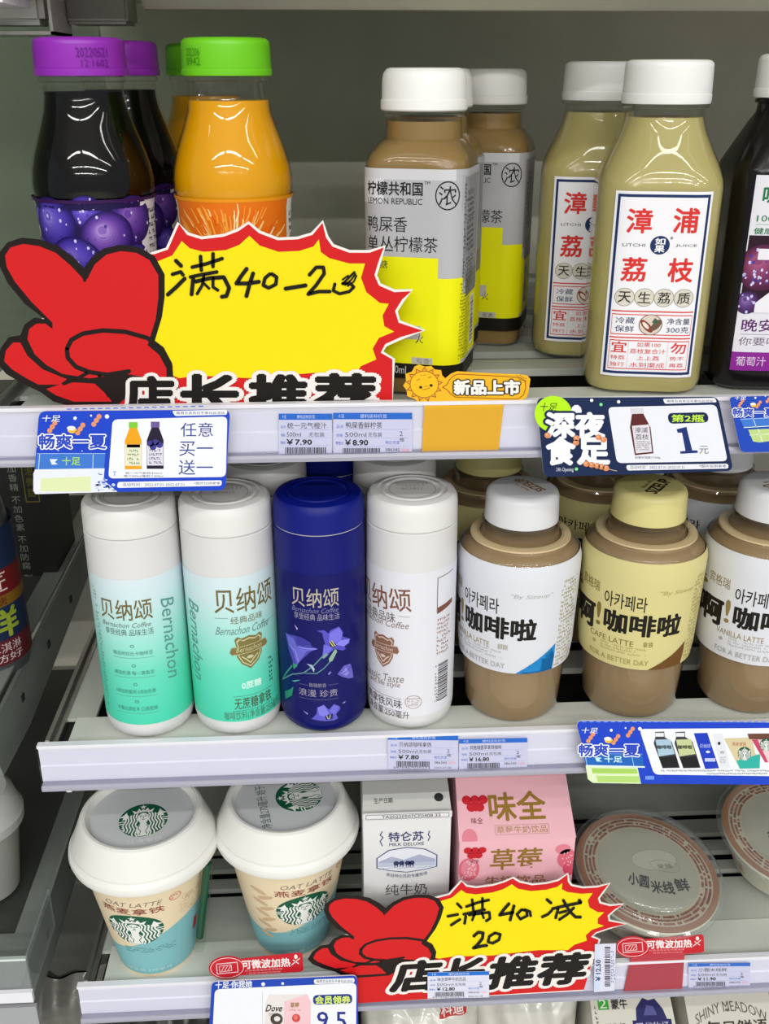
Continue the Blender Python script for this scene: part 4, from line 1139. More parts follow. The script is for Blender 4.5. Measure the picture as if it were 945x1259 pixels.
# ================================================================ what stands in the next bay; bottle and tub carry its dimness in their colours
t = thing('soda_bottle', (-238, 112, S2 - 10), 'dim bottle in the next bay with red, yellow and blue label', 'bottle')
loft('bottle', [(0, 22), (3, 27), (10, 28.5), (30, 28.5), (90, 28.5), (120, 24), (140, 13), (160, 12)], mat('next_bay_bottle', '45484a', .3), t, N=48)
a = Art(); a.rect(-60, 12, 70, 108, '1c2a48', 0); a.rect(-60, 62, 70, 80, '6c181c', 1); a.rect(-60, 12, 70, 30, '5c2028', 1); a.rect(-60, 54, 70, 62, '7c5818', 1)
a.text('咩咩', -12, 52, 34, 32, '8c9a30', 2, bold=.03); a.text('匠', 14, 78, 30, 65, 'd0c0b8', 2); a.text('无蔗糖', -5, 61, 28, 55, '5a2418', 2); a.text('酸奶冰淇淋', -5, 28, 34, 21, 'c8b4b4', 2); a.text('0脂肪好', -5, 20, 34, 14, 'c8b4b4', 2)
a.build('label', roundwrap([(0, 28.6), (120, 28.6)]), t, su=3, clip=(-60, 10, 70, 120), smooth=True)
t = thing('soda_box', (-262, 262, S2 - 10), 'tall black box in the next bay with grey vertical writing', 'box')
boxes('carton', [(-40, -30, 0, 42, 30, 150)], mat('black_box_board', '121311', .5), t)
a = Art()
for i, s in enumerate('不加香精不加色素不加防腐剂'):
    v = 108 - i * 7.6 - (i // 4) * 3; a.text(s, 15, v, 21.5, v - 6, '85887e', 1)
a.line([(26, 112), (36, 112), (36, 70), (26, 70)], .8, '6a6628', 1, closed=True)
for i, s in enumerate('气泡微甜'): a.text(s, 28, 108 - i * 9, 34, 101 - i * 9, '6a6628', 1)
a.build('front_print', lambda u, v, h: (u, -30 - h, v), t)
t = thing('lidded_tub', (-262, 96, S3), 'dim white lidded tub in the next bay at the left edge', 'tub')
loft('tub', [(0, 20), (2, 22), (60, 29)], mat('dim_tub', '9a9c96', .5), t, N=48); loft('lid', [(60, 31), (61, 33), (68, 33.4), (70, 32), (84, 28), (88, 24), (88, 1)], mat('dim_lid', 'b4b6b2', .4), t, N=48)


def bagp3(a):
    a.text('酸', -20, 118, 4, 92, '18181a', 2, bold=.03, rot=.3); a.text('菜', 2, 106, 24, 84, '18181a', 2, bold=.03, rot=.3); a.text('鱼', -24, 88, 0, 64, '18181a', 2, bold=.03, rot=.3)


pouch(-206, 50, 96, 50, 141, 'grey snack bag with black brush writing, bottom left behind the glass', mat('grey_bag_film', '66655e', .4, coat=.2), 21, name='snack_bag', pr_=bagp3)
bpy.data.objects['snack_bag'].location = W((-222, 56, S4)); bpy.data.objects['snack_bag'].rotation_euler = (0, 0, .12)


# ================================================================ signs, cards and price tags
def sign(name, label, cr, T, Yp, hand, texts, bottom, org, mapf=None):
    """promotional sign: finger-heart hand and a starburst"""
    a = Art(px=True); x0, y0, sc = cr
    M = mapf or (lambda x, y: (x, y))
    a.T = lambda x, y: (x0 + M(x, y)[0] / sc, y0 + M(x, y)[1] / sc)
    WH, RD, YE, BK = 'ece6e2', 'cf1a1e', 'f2dc08', '1c1210'
    star = [(345, 95), (375, 85), (400, 28), (418, 52), (450, 62), (500, 56), (532, 44), (555, 28), (578, 48), (620, 64), (665, 62), (698, 52), (720, 25), (728, 58), (742, 78), (780, 92), (825, 92), (857, 80), (845, 112), (836, 142), (846, 165), (880, 180), (918, 178), (898, 196), (882, 222), (890, 248), (944, 266), (895, 280), (860, 296), (850, 315), (876, 330)]
    inner = [(330, 120), (385, 98), (406, 66), (424, 82), (455, 90), (505, 86), (535, 74), (557, 54), (580, 76), (622, 90), (668, 88), (700, 78), (712, 62), (716, 90), (735, 104), (780, 116), (815, 116), (806, 148), (818, 180), (848, 204), (868, 206), (854, 232), (858, 256), (880, 268), (846, 282), (832, 306), (840, 330), (806, 345), (790, 368)]
    body_red = [(300, 100)] + star + [(876, bottom), (280, bottom + 18 * 0), (150, bottom), (140, 420)]
    hand_out = [(188, 126), (165, 102), (130, 76), (90, 62), (50, 58), (18, 68), (-2, 92), (0, 122), (18, 160), (55, 205), (100, 240), (78, 236), (55, 252), (46, 276), (20, 280), (2, 305), (-6, 338), (14, 362), (50, 384), (90, 402), (120, 424), (165, 436), (260, 434), (300, 400), (384, 378), (386, 345), (372, 315), (346, 288), (362, 235), (368, 190), (368, 140), (346, 100), (310, 78), (270, 74), (232, 82), (205, 102)]
    # board: outline of both, white edge
    def grow(p, cx, cy, d):
        o = []
        n = len(p)
        for i, (x, y) in enumerate(p):
            ax, ay = p[i - 1]; bx, by = p[(i + 1) % n]; tx, ty = bx - ax, by - ay; l = math.hypot(tx, ty) or 1
            o.append((x + ty / l * d * cx, y - tx / l * d * cx))
        return o
    sil_star = body_red; sil_hand = hand_out
    wstar = grow(body_red[:-3], 1, 0, 6) + body_red[-3:]
    whand = grow(hand_out, 1, 0, 6)
    a.poly(wstar, WH, 0); a.poly(whand, WH, 4)
    a.poly(body_red, RD, 1); a.poly(inner + [(700, 360), (560, 372), (440, 366), (400, 372), (372, 360), (340, 300)], YE, 2)
    a.poly(hand_out, BK, 5)
    # red fills of the hand
    a.poly([(188, 152), (158, 120), (125, 92), (88, 77), (52, 72), (24, 80), (12, 98), (16, 124), (34, 156), (70, 200), (118, 248), (118, 262), (102, 250), (82, 250), (66, 262), (62, 284), (78, 318), (104, 342), (140, 362), (200, 372), (282, 362), (356, 375), (372, 372), (372, 350), (356, 320), (330, 298), (348, 240), (354, 192), (354, 142), (334, 108), (305, 92), (270, 88), (238, 96), (212, 118), (196, 150)], RD, 6)
    a.poly([(46, 292), (30, 292), (14, 310), (10, 334), (28, 352), (60, 372), (86, 386), (134, 386), (150, 374), (96, 352), (62, 322)], RD, 6)
    a.poly([(104, 396), (150, 380), (212, 384), (240, 410), (250, 424), (165, 424), (126, 410)], RD, 6)
    loop = [(150, 306), (160, 286), (186, 272), (230, 265), (280, 268), (330, 282), (362, 306), (380, 340), (383, 380)]
    a.line(loop, 10, BK, 8); a.line([(150, 306), (152, 326), (170, 346), (200, 358), (240, 364), (290, 356)], 10, BK, 8)
    a.line([(222, 366), (232, 392), (244, 412)], 8, BK, 8); a.line([(188, 132), (190, 155)], 7, BK, 8); a.line([(196, 360), (170, 374), (142, 384)], 8, BK, 8)
    a.line([(330, 282), (318, 296), (322, 310)], 0.1, BK, 8)
    for (s, x, y, w, h) in texts: a.text(s, x - w / 2, y - h / 2, x + w / 2, y + h / 2, '15110f', 11, bold=.05, out='ece6e2', ow=.13)
    for st in hand: a.T, T0 = (lambda x, y: (x0 + x / sc, y0 + y / sc)), a.T; a.line(st[1:], st[0], '14120c', 12); a.T = T0
    o = a.build(name, flatwrap(Yp, org), None, h0=.3, dh=.05, loc=org)
    # stiff board behind, same outline
    for nm, pts in (('board', [p for p in wstar]), ('board', [p for p in whand])):
        b = Art(px=True); b.T = a.T; q = [b.T(x, y) for x, y in pts]
        fr = [at(x, y, Yp) for x, y in q]; n = len(fr)
        vs = [(p[0] - org[0], -.05, p[2] - org[2]) for p in fr] + [(p[0] - org[0], .35, p[2] - org[2]) for p in fr]
        bm = bmesh.new(); bv = [bm.verts.new(Vector(v) / 1000) for v in vs]; 
        for i, j, k in tess(q):
            for o_ in (0, n):
                try: bm.faces.new((bv[i + o_], bv[j + o_], bv[k + o_]))
                except ValueError: pass
        for i in range(n): bm.faces.new((bv[i], bv[n + i], bv[n + (i + 1) % n], bv[(i + 1) % n]))
        bmesh.ops.recalc_face_normals(bm, faces=bm.faces)
        me = bpy.data.meshes.new(nm); bm.to_mesh(me); bm.free(); me.materials.append(ink('dcd8d4')); ob = bpy.data.objects.new(nm, me); link(ob, o)
    return tag(o, label, 'sign', 'red and yellow hand-written promotion signs')


h1 = [(9, (392, 108), (406, 122)), (8, (384, 140), (404, 134), (410, 142)), (9, (374, 186), (392, 170), (414, 148)), (8, (428, 124), (462, 116), (498, 104)), (8, (448, 98), (450, 132)), (8, (476, 92), (476, 124)),
      (8, (424, 146), (452, 140), (486, 134)), (9, (432, 148), (428, 186)), (9, (436, 156), (470, 148), (500, 146), (512, 170), (506, 188), (494, 190)), (7, (456, 140), (452, 164), (440, 184)), (7, (476, 146), (476, 168), (488, 176)), (6, (456, 160), (468, 172)),
      (9, (552, 126), (540, 142), (528, 160), (552, 160), (580, 156)), (9, (566, 136), (558, 160), (550, 190)), (8, (604, 138), (592, 148), (588, 164), (600, 170), (616, 162), (618, 146), (606, 138)),
      (9, (636, 172), (684, 164)), (8, (690, 142), (706, 124), (722, 124), (724, 138), (706, 164), (688, 184), (712, 178), (738, 178)), (7, (748, 160), (744, 176), (758, 183), (780, 178), (790, 168), (782, 160), (764, 160)), (5, (764, 162), (776, 150), (792, 134)), (4, (770, 164), (784, 152), (794, 138)), (4, (776, 166), (790, 156), (796, 142)), (4, (764, 152), (778, 142))]
org = at(258, 497, 4.4)
sign('promotion_sign', 'large red-and-yellow starburst sign with finger-heart hand in front of the juices', (0, 260, 1.817), None, 4.4, h1,
     [('店', 335, 412, 100, 84), ('长', 470, 410, 122, 88), ('推', 622, 410, 122, 88), ('荐', 770, 408, 128, 88)], 470, org)
src = np.array([(188, 130), (940, 268), (0, 340), (555, 28), (720, 25), (855, 82), (400, 28)], float); dst = np.array([(240, 445), (944, 490), (22, 585), (620, 350), (770, 340), (878, 370), (475, 365)], float)
A_, *_r = np.linalg.lstsq(np.c_[src, np.ones(len(src))], dst, rcond=None)
mp = lambda x, y: (x * A_[0][0] + y * A_[1][0] + A_[2][0], x * A_[0][1] + y * A_[1][1] + A_[2][1])
h2 = [(8, (452, 424), (466, 438)), (8, (424, 462), (456, 456)), (8, (434, 488), (462, 470)), (8, (478, 434), (512, 422), (546, 414)), (8, (496, 412), (500, 446)), (8, (526, 408), (526, 440)), (8, (470, 456), (534, 442)), (8, (478, 460), (474, 484)), (8, (486, 458), (546, 450), (548, 468), (536, 476)), (7, (506, 448), (496, 474)), (7, (524, 450), (530, 468)),
      (9, (604, 424), (590, 440), (576, 458), (616, 450)), (9, (618, 430), (606, 474)), (8, (640, 442), (626, 456), (636, 470), (656, 460), (654, 446), (640, 442)), (8, (648, 442), (664, 448), (666, 462)),
      (9, (712, 412), (726, 424)), (8, (698, 464), (716, 456), (728, 444)), (9, (728, 440), (770, 430), (812, 422)), (8, (746, 438), (738, 468)), (9, (760, 414), (778, 446), (796, 464), (812, 464)), (8, (792, 436), (772, 456), (748, 472)), (8, (748, 452), (770, 446)), (10, (806, 414), (812, 422)),
      (9, (500, 520), (514, 508), (528, 510), (526, 526), (510, 546), (500, 554), (524, 548), (540, 546)), (8, (562, 510), (546, 520), (542, 536), (556, 540), (574, 530), (578, 514), (562, 510))]
org = at(575, 1228, -3.6)
inv_mp = np.linalg.inv(np.array([[A_[0][0], A_[1][0]], [A_[0][1], A_[1][1]]]))


def un(x, y): v = inv_mp @ np.array([x - A_[2][0], y - A_[2][1]]); return v[0], v[1]


tx = []
for s, x, y, w, h in (('店', 334, 634, 124, 84), ('长', 470, 628, 118, 86), ('推', 612, 624, 130, 88), ('荐', 760, 614, 132, 86)):
    ux, uy = un(x, y); tx.append((s, ux, uy, w / A_[0][0] * 1.0, h / A_[1][1]))
sign('promotion_sign', 'smaller-looking starburst sign on the lower shelf edge in front of the cartons', (370, 930, 2.3625), None, -3.6, h2, tx, un(560, 692)[1], org, mp)


def card(name, label, outline, Yp, paint, cr=None, board='dfe0e8', th=.5, cat='promotion card', group=None, base=None, tilt=0):
    a = Art(px=True)
    if cr: a.frame(*cr)
    pts = outline
    q = [a.T(x, y) if a.T else (x, y) for x, y in pts]; mx = sum(p[0] for p in q) / len(q); by = max(p[1] for p in q); org = at(mx, by, Yp)
    if base: a.poly(pts, base, 0)
    paint(a)
    o = a.build(name, flatwrap(Yp, org), None, h0=.0, dh=.05, loc=org, slab=(pts, th, board))
    tag(o, label, cat, group)
    if tilt: o.rotation_euler = (math.radians(tilt), 0, 0)
    return o


def rr_quad(tl, tr, br, bl, r=.06):     # card outline with rounded corners
    P = [tl, tr, br, bl]; out = []
    for i in range(4):
        p, a, b = P[i], P[i - 1], P[(i + 1) % 4]
        da, db = math.dist(p, a), math.dist(p, b); k = r * min(math.dist(tl, bl), math.dist(tl, tr))
        A = (p[0] + (a[0] - p[0]) * k / da, p[1] + (a[1] - p[1]) * k / da); B = (p[0] + (b[0] - p[0]) * k / db, p[1] + (b[1] - p[1]) * k / db)
        for t_ in (0, .25, .5, .75, 1):
            out.append(((1 - t_) ** 2 * A[0] + 2 * t_ * (1 - t_) * p[0] + t_ ** 2 * B[0], (1 - t_) ** 2 * A[1] + 2 * t_ * (1 - t_) * p[1] + t_ ** 2 * B[1]))
    return out


def bottle_icon(a, x, y, w, h, cap, body, lab, L=4, extra=None):
    a.rect(x - w * .26, y, x + w * .26, y + h * .12, cap, L); a.poly([(x - w * .22, y + h * .12), (x + w * .22, y + h * .12), (x + w * .5, y + h * .38), (x + w * .5, y + h * .97), (x - w * .5, y + h * .97), (x - w * .5, y + h * .38)], body, L)
    a.rect(x - w * .48, y + h * .46, x + w * .48, y + h * .9, lab, L + 1)
    if extra: a.greek(x - w * .35, y + h * .55, x + w * .35, y + h * .88, 4, extra, L + 2)


def skewer(a, x, y, k=1):
    for i in range(3): a.ell(x + i * 12 * k, y - i * 22 * k, 13 * k, 13 * k, 'e0946a', 3 + i * .2, n=14); a.ell(x - 3 + i * 12 * k, y - 4 - i * 22 * k, 6 * k, 5 * k, 'f2b890', 4, n=10)


def summer(a, ox, oy, k, sx=1.0):        # the "cool summer" block shared by the blue cards
    def X(x): return ox + x * k * sx
    def Y(y): return oy + y * k
    for x, y in ((80, 130), (210, 140), (285, 100)):
        for i in range(3): a.ell(X(x + i * 12), Y(y - i * 18), 12 * k, 12 * k, 'e0946a', 3 + i * .2, n=12)
    a.ell(X(185), Y(128), 22 * k, 14 * k, 'f0c040', 3); a.ell(X(180), Y(118), 20 * k, 10 * k, 'f4f4f8', 4)
    a.text('畅爽一夏', X(32), Y(148), X(340), Y(212), '2a48c0', 5, bold=.03, out='f4f6fc', ow=.1)
    a.text('十足', X(45), Y(58), X(130), Y(88), 'f4f6fc', 4, bold=.01, sh=.2)
    a.ell(X(198), Y(72), 9 * k, 9 * k, 'f4f6fc', 4, n=5); a.ell(X(272), Y(60), 5 * k, 5 * k, 'f4f6fc', 4, n=8); a.ell(X(346), Y(64), 10 * k, 10 * k, 'f4f6fc', 4, n=12)
    for x, y in ((60, 215), (120, 222), (230, 225), (20, 205)): a.ell(X(x), Y(y), 4 * k, 4 * k, '9ab4f0', 3, n=8)


def p1(a):
    BL = '1f47c4'
    summer(a, 0, 0, 1)
    a.poly([(20, 235), (338, 235), (332, 310), (14, 310)], '3f78d0', 2); a.line([(22, 236), (338, 236)], 3, '9cc0f0', 4); a.line([(282, 236), (280, 310)], 3, 'c8dcf8', 4); a.line([(34, 236), (28, 310)], 3, 'c8dcf8', 4)
    a.text('十足', 138, 252, 222, 290, 'a8dc50', 4, bold=.02); a.poly([(80, 262), (118, 262), (104, 276), (118, 286), (90, 288)], 'dfe8f8', 4)
    a.poly([(12, 310), (335, 305), (330, 360), (395, 414), (14, 425), (4, 410), (4, 330)], 'e4e9f4', 3); a.poly([(40, 352), (270, 342), (270, 412), (36, 412)], 'dbe6b4', 4)
    for i in range(26): q = random.Random(i); a.ell(285 + q.random() * 100, 320 + q.random() * 90, 3 + q.random() * 8, 2 + q.random() * 6, q.choice(('8fa6e0', 'c8d4f2', '4a68c8')), 4.5, n=7)
    a.poly(rr_quad((372, 78), (905, 64), (898, 345), (352, 352), .09), 'eceef6', 3)
    a.poly(rr_quad((648, 38), (905, 32), (903, 56), (662, 62), .3), 'eceef6', 4); a.text('每周五会员日不参与此活动', 668, 41, 892, 54, '38405c', 5)
    for i in range(18): a.line([(160 + i * 36, 30 - i * .8), (180 + i * 36, 30 - i * .8)], 5, '4a68d4', 2)
    bottle_icon(a, 468, 90, 78, 226, '7cc83c', 'eba41c', 'e8e4c8', 4, '5aa07c'); a.rect(438, 190, 500, 208, 'e8a040', 5)
    bottle_icon(a, 570, 88, 78, 226, '6a5a96', '241c34', 'dcd8e8', 4, '6a6a80')
    for (x, y) in ((548, 190), (572, 184), (590, 196), (560, 205)): a.ell(x, y, 16, 14, '3c3a8c', 6)
    a.text('任意', 688, 92, 838, 158, '2c3f90', 4); a.text('买一', 682, 180, 838, 248, '2c3f90', 4); a.text('送一', 678, 266, 838, 335, '2c3f90', 4)
    a.text('统一元气鲜榨350ml', 432, 322, 600, 332, '38405c', 4); a.text('橙汁300ml/葡萄汁300ml', 425, 335, 606, 346, '38405c', 4)
    a.poly(rr_quad((396, 368), (880, 360), (878, 386), (392, 396), .4), 'eceef6', 4); a.text('活动时间：2022.07.01-2022.07.31', 418, 372, 705, 388, '5a6078', 5); a.text('*图片仅供参考', 750, 368, 872, 380, '38405c', 5)


card('promotion_card', 'blue buy-one-get-one card picturing two small bottles, upper left', rr_quad((30, 40), (918, 32), (896, 408), (2, 420), .09), -9, p1, (40, 495, 3.78), base='1c44c8', th=.8, group='blue promotion cards')


def p2(a):
    a.ell(66, 96, 76, 74, 'b4ec20', 1, n=30); a.text('十足', 12, 50, 82, 84, '20301c', 3, sh=.2); a.ell(160, 84, 22, 26, 'e8ecf4', 2, n=10)
    for (s, x0, y0, x1, y1) in (('深', 38, 92, 150, 190), ('夜', 158, 92, 272, 190), ('食', 40, 192, 152, 300), ('足', 168, 196, 292, 298)): a.text(s, x0, y0, x1, y1, 'f0f2f8', 5, bold=.05, out='16264e', ow=.13)
    for (x, y) in ((42, 182), (160, 194), (158, 212), (250, 190), (270, 200), (200, 298), (222, 302), (244, 306), (262, 310), (280, 316)): a.ell(x, y, 13, 12, 'dc8c5c', 8, n=12); a.ell(x - 3, y - 3, 5, 4, 'f0b48c', 9, n=8)
    a.line([(190, 295), (325, 328)], 2, 'd8c8a8', 7); a.text('24h Opening', 78, 314, 148, 334, 'd8dcec', 4)
    for x, y, c in ((260, 57, '7ce08c'), (160, 320, '7ce08c'), (332, 46, 'f0f2f8'), (68, 300, 'f0e070'), (222, 40, 'f0f2f8'), (282, 250, '8ca8e0')): a.ell(x, y, 7, 7, c, 4, n=8)
    a.poly(rr_quad((288, 68), (730, 58), (776, 288), (325, 296), .09), 'e6e8f2', 3)
    a.poly(rr_quad((512, 34), (724, 30), (732, 48), (520, 54), .3), 'e6e8f2', 3); a.text('每周五会员日不参与此活动', 528, 38, 716, 48, '38405c', 4)
    a.poly([(378, 72), (432, 72), (436, 94), (382, 96)], 'd4d4dc', 4); a.poly([(386, 96), (432, 94), (462, 150), (474, 256), (398, 264), (378, 150)], '5c2626', 4); a.poly([(386, 144), (456, 138), (468, 250), (402, 256)], 'dcd8e0', 5); a.text('漳浦', 396, 150, 450, 172, '46464e', 6); a.text('荔枝', 400, 178, 454, 200, '46464e', 6); a.greek(405, 205, 460, 245, 5, '6a6a74', 6)
    a.text('如果好喝果汁300g', 398, 268, 502, 280, '38405c', 4)
    a.poly(rr_quad((530, 92), (694, 88), (700, 130), (536, 136), .48), '16264e', 4); a.text('第2瓶', 548, 98, 680, 128, 'c4ec4c', 5, bold=.02)
    a.poly([(568, 158), (608, 148), (632, 244), (652, 244), (655, 254), (584, 258), (582, 248), (604, 246), (590, 172), (572, 172)], '1c3272', 4); a.text('元', 660, 226, 698, 258, '60646e', 4)
    a.poly(rr_quad((362, 304), (778, 298), (780, 318), (366, 326), .45), 'e6e8f2', 4); a.text('活动时间：2022.07.01-2022.07.31', 378, 306, 600, 320, '6a6e84', 5); a.text('*图片仅供参考', 660, 302, 770, 314, '38405c', 5)


card('promotion_card', 'navy late-night snack card with a large number 1, under the litchi juice', rr_quad((-2, 30), (738, 26), (800, 328), (28, 354), .09), -9, p2, (660, 480, 3.316), base='17284f', th=.8, group='blue promotion cards')


def p3(a):
    summer(a, 780, -10, .55, 1.0)
    a.poly([(828, 118), (960, 112), (960, 142), (842, 150)], '3f78d0', 2); a.line([(828, 117), (960, 111)], 3, '9cc0f0', 4); a.line([(880, 115), (892, 148)], 3, 'c8dcf8', 4); a.line([(842, 151), (960, 144)], 3, 'e0f0e0', 4)
    a.poly([(860, 160), (960, 155), (960, 205), (905, 212), (880, 208)], 'bcd488', 2); a.line([(900, 158), (918, 210)], 4, 'e0ecd0', 3); a.line([(866, 182), (960, 176)], 3, 'e0ecd0', 3)


card('promotion_card', 'blue summer card cut off by the right edge, on the top shelf', rr_quad((782, 26), (1300, 14), (1330, 244), (830, 252), .09), -9, p3, (660, 480, 3.316), base='2048b8', th=.8, group='blue promotion cards')
def p4(a):
    summer(a, 15, 5, .92 * .95, 1.05)
    a.poly([(62, 178), (342, 180), (352, 238), (76, 232)], '1f66bc', 3); a.line([(62, 178), (345, 181)], 3, '6ca4e4', 4); a.line([(78, 236), (355, 242)], 7, 'dff0f0', 4); a.line([(292, 180), (304, 236)], 3, 'a8ccf0', 4); a.line([(72, 180), (82, 232)], 3, 'a8ccf0', 4)
    a.text('十足', 165, 190, 248, 220, 'c8f0f8', 4, bold=.02); a.poly([(120, 196), (152, 198), (138, 208), (156, 216), (128, 216)], 'c8f0f8', 4)
    a.poly([(76, 238), (322, 246), (338, 322), (110, 318), (86, 300)], 'dcecc0', 2); a.poly([(102, 248), (318, 252), (322, 274), (106, 272)], 'a6d060', 3); a.poly([(126, 284), (328, 286), (334, 316), (134, 314)], 'b4d878', 3); a.line([(98, 240), (112, 300)], 4, 'f0f6e4', 4)
    a.poly(rr_quad((330, 62), (1300, 55), (1300, 290), (400, 278), .1), 'eceff6', 3)
    for i in range(26): a.line([(60 + i * 34, 28), (78 + i * 34, 28)], 5, '7a98e8', 2)
    for x, c1, c2 in ((440, 'a8c4d8', '1c1c22'), (538, 'c4cc98', '1c1c1e')):
        a.poly([(x - 36, 76), (x + 8, 74), (x + 10, 100), (x + 44, 122), (x + 82, 246), (x, 248), (x - 42, 130), (x - 34, 100)], '3a3a40', 4); a.poly([(x - 34, 112), (x + 36, 110), (x + 58, 180), (x - 18, 192)], c1, 5); a.poly([(x - 16, 196), (x + 64, 190), (x + 78, 242), (x + 2, 244)], c2, 5); a.text('咖啡啦', x - 26, 138, x + 42, 156, '24282c', 6, bold=.03)
        a.rect(x - 34, 80, x + 6, 98, 'e4e6ea', 5)
    a.poly([(588, 82), (652, 80), (708, 248), (642, 252)], '1c3cc0', 4); a.text('贝纳颂', 616, 132, 668, 152, 'c0c8f0', 5, rot=.0); a.ell(655, 170, 10, 6, 'd8dcf8', 5); a.rect(640, 200, 690, 216, 'c0c8f0', 5)
    a.poly([(678, 84), (722, 82), (762, 248), (716, 250)], 'e0e2ea', 4); a.ell(708, 130, 7, 8, '2c2c30', 5); a.text('W', 712, 166, 732, 180, '2c2c30', 5); a.greek(712, 192, 742, 225, 3, '9a9aa4', 5)
    a.poly([(730, 106), (862, 102), (880, 180), (905, 188), (898, 248), (805, 250)], 'd6c8a0', 4); a.poly([(790, 212), (902, 180), (900, 248), (806, 250)], '30b0a4', 5); a.text('燕麦拿铁', 770, 124, 836, 142, 'a85a3c', 5)
    siren(a, 828, 178, 32, 6, -1)
    a.poly([(842, 84), (1010, 82), (1000, 112), (850, 110)], '6a4436', 6); a.poly([(862, 112), (1010, 108), (1010, 220), (925, 220)], 'c84868', 5); a.poly([(890, 112), (930, 110), (980, 218), (940, 220)], 'e8c8d0', 6); siren(a, 930, 136, 30, 8, -1)
    a.greek(432, 254, 1100, 266, 1, '28304c', 4, .95); a.greek(650, 268, 1100, 280, 1, '28304c', 4, .95)
    a.rect(358, 284, 400, 302, '6c94ec', 4)


card('promotion_card', 'long blue card picturing several coffees, on the middle shelf edge at right', rr_quad((28, 24), (1360, 36), (1385, 330), (112, 320), .12), -9, p4, (700, 880, 3.857), base='1c44c8', th=.8, group='blue promotion cards')
def p5(a):
    a.poly(rr_quad((66, 100), (888, 62), (885, 600), (40, 600), .06), 'eceef4', 2)
    a.text('十足·你我她', 70, 52, 282, 92, 'f0f2fa', 3, bold=.02, sh=.1, rot=-.04); a.ell(347, 70, 11, 11, 'f0f2fa', 3); a.ell(460, 66, 9, 9, 'f0f2fa', 3, n=5)
    a.poly(rr_quad((640, 42), (878, 34), (876, 62), (644, 70), .45), 'eceef4', 3); a.text('每周五会员日不参与此活动', 656, 44, 866, 62, '38405c', 4)
    a.line([(343, 112), (343, 310)], 3, 'c4c8d4', 3)
    a.poly([(360, 180), (380, 132), (600, 128), (625, 172), (618, 420), (350, 420)], 'e4dede', 3); a.poly([(470, 172), (600, 128), (625, 172), (618, 420), (464, 420)], 'eec4cc', 4)
    a.text('Dove', 366, 190, 458, 228, '3a302c', 5, bold=.02, sh=.3); a.ell(425, 272, 36, 34, '4a403c', 5); a.ell(428, 270, 18, 15, 'e4dede', 6); a.greek(375, 236, 420, 262, 3, '6a605c', 5)
    a.text('草莓', 505, 176, 556, 206, '9a7a44', 5, bold=.02); a.greek(500, 212, 570, 226, 1, 'b08a5c', 5); a.ell(538, 266, 24, 24, 'd04848', 5); a.ell(536, 262, 12, 14, 'e07868', 6)
    a.poly(rr_quad((636, 134), (862, 126), (866, 182), (636, 190), .48), '24348c', 3); a.text('会员领券', 650, 138, 852, 184, 'd8ee70', 4, bold=.03)
    a.text('9.5', 660, 230, 828, 330, '24348c', 3, bold=.01)


card('promotion_card', 'blue-framed coupon card reading 9.5 on the lower shelf edge', rr_quad((48, 58), (892, 20), (905, 560), (20, 560), .06), -10, p5, (250, 1195, 4.725), base='1c44b4', th=.8, group='blue promotion cards')


# the sunny "new product" marker
def p6(a):
    OR = 'eeb41c'; BR_ = '9a5a14'
    sun = []
    for i in range(26):
        q = 122 if i % 2 == 0 else 100; t_ = 2 * PI * i / 26 - .1; sun.append((146 + q * math.cos(t_), 180 + q * math.sin(t_)))
    for i in range(13):
        t_ = 2 * PI * i / 13 - .1; d = .22
        a.poly([(146 + 130 * math.cos(t_) * .98, 180 + 122 * math.sin(t_) * .98), (146 + 92 * math.cos(t_ + d), 180 + 92 * math.sin(t_ + d)), (146 + 92 * math.cos(t_ - d), 180 + 92 * math.sin(t_ - d))], BR_, 3)
        a.poly([(146 + 117 * math.cos(t_), 180 + 110 * math.sin(t_)), (146 + 92 * math.cos(t_ + d * .75), 180 + 92 * math.sin(t_ + d * .75)), (146 + 92 * math.cos(t_ - d * .75), 180 + 92 * math.sin(t_ - d * .75))], 'e69a3c', 4)
    a.ell(146, 180, 98, 92, BR_, 5); a.ell(146, 180, 94, 88, 'f2bc1e', 6)
    for x in (122, 193): a.ell(x, 200 if x < 150 else 187, 11, 10, '3a2810', 7)
    a.line([(134, 216), (158, 214), (184, 204)], 4, BR_, 7); a.line([(148, 198), (162, 190), (172, 194)], 3, BR_, 7); a.line([(92, 154), (118, 142)], 4, BR_, 7); a.line([(172, 134), (196, 128)], 4, BR_, 7); a.line([(122, 120), (132, 118)], 4, BR_, 7); a.line([(142, 118), (156, 114)], 4, BR_, 7)
    outl = [(272, 200), (300, 184), (318, 150), (345, 122), (380, 110), (500, 116), (700, 126), (800, 134), (836, 160), (840, 200), (826, 250), (790, 280), (700, 280), (500, 272), (360, 268), (324, 242), (300, 216)]
    a.line(outl, 4.5, BR_, 4, closed=True)
    a.text('新品上市', 352, 152, 796, 248, 'f2f0ea', 6, bold=.05, out='2c2014', ow=.12)
    a.line([(780, 118), (800, 150), (830, 150), (845, 160)], 3, BR_, 5); a.line([(800, 118), (820, 136), (846, 140)], 3, BR_, 5)


OUT6 = [(110, 46), (150, 60), (195, 56), (218, 80), (262, 84), (268, 118), (290, 140), (330, 108), (370, 92), (500, 100), (700, 110), (790, 112), (850, 120), (872, 145), (865, 190), (858, 240), (842, 275), (800, 295), (690, 305), (688, 330), (650, 670), (128, 666), (148, 318), (110, 306), (80, 280), (30, 262), (26, 222), (2, 190), (22, 160), (18, 110), (62, 95), (80, 60)]
card('shelf_marker', 'yellow new-arrival marker with a smiling sun, tucked into the top shelf edge', OUT6, -1.6, p6, (495, 440, 5.559), base=None, board='efb524', th=.3, cat='shelf marker')


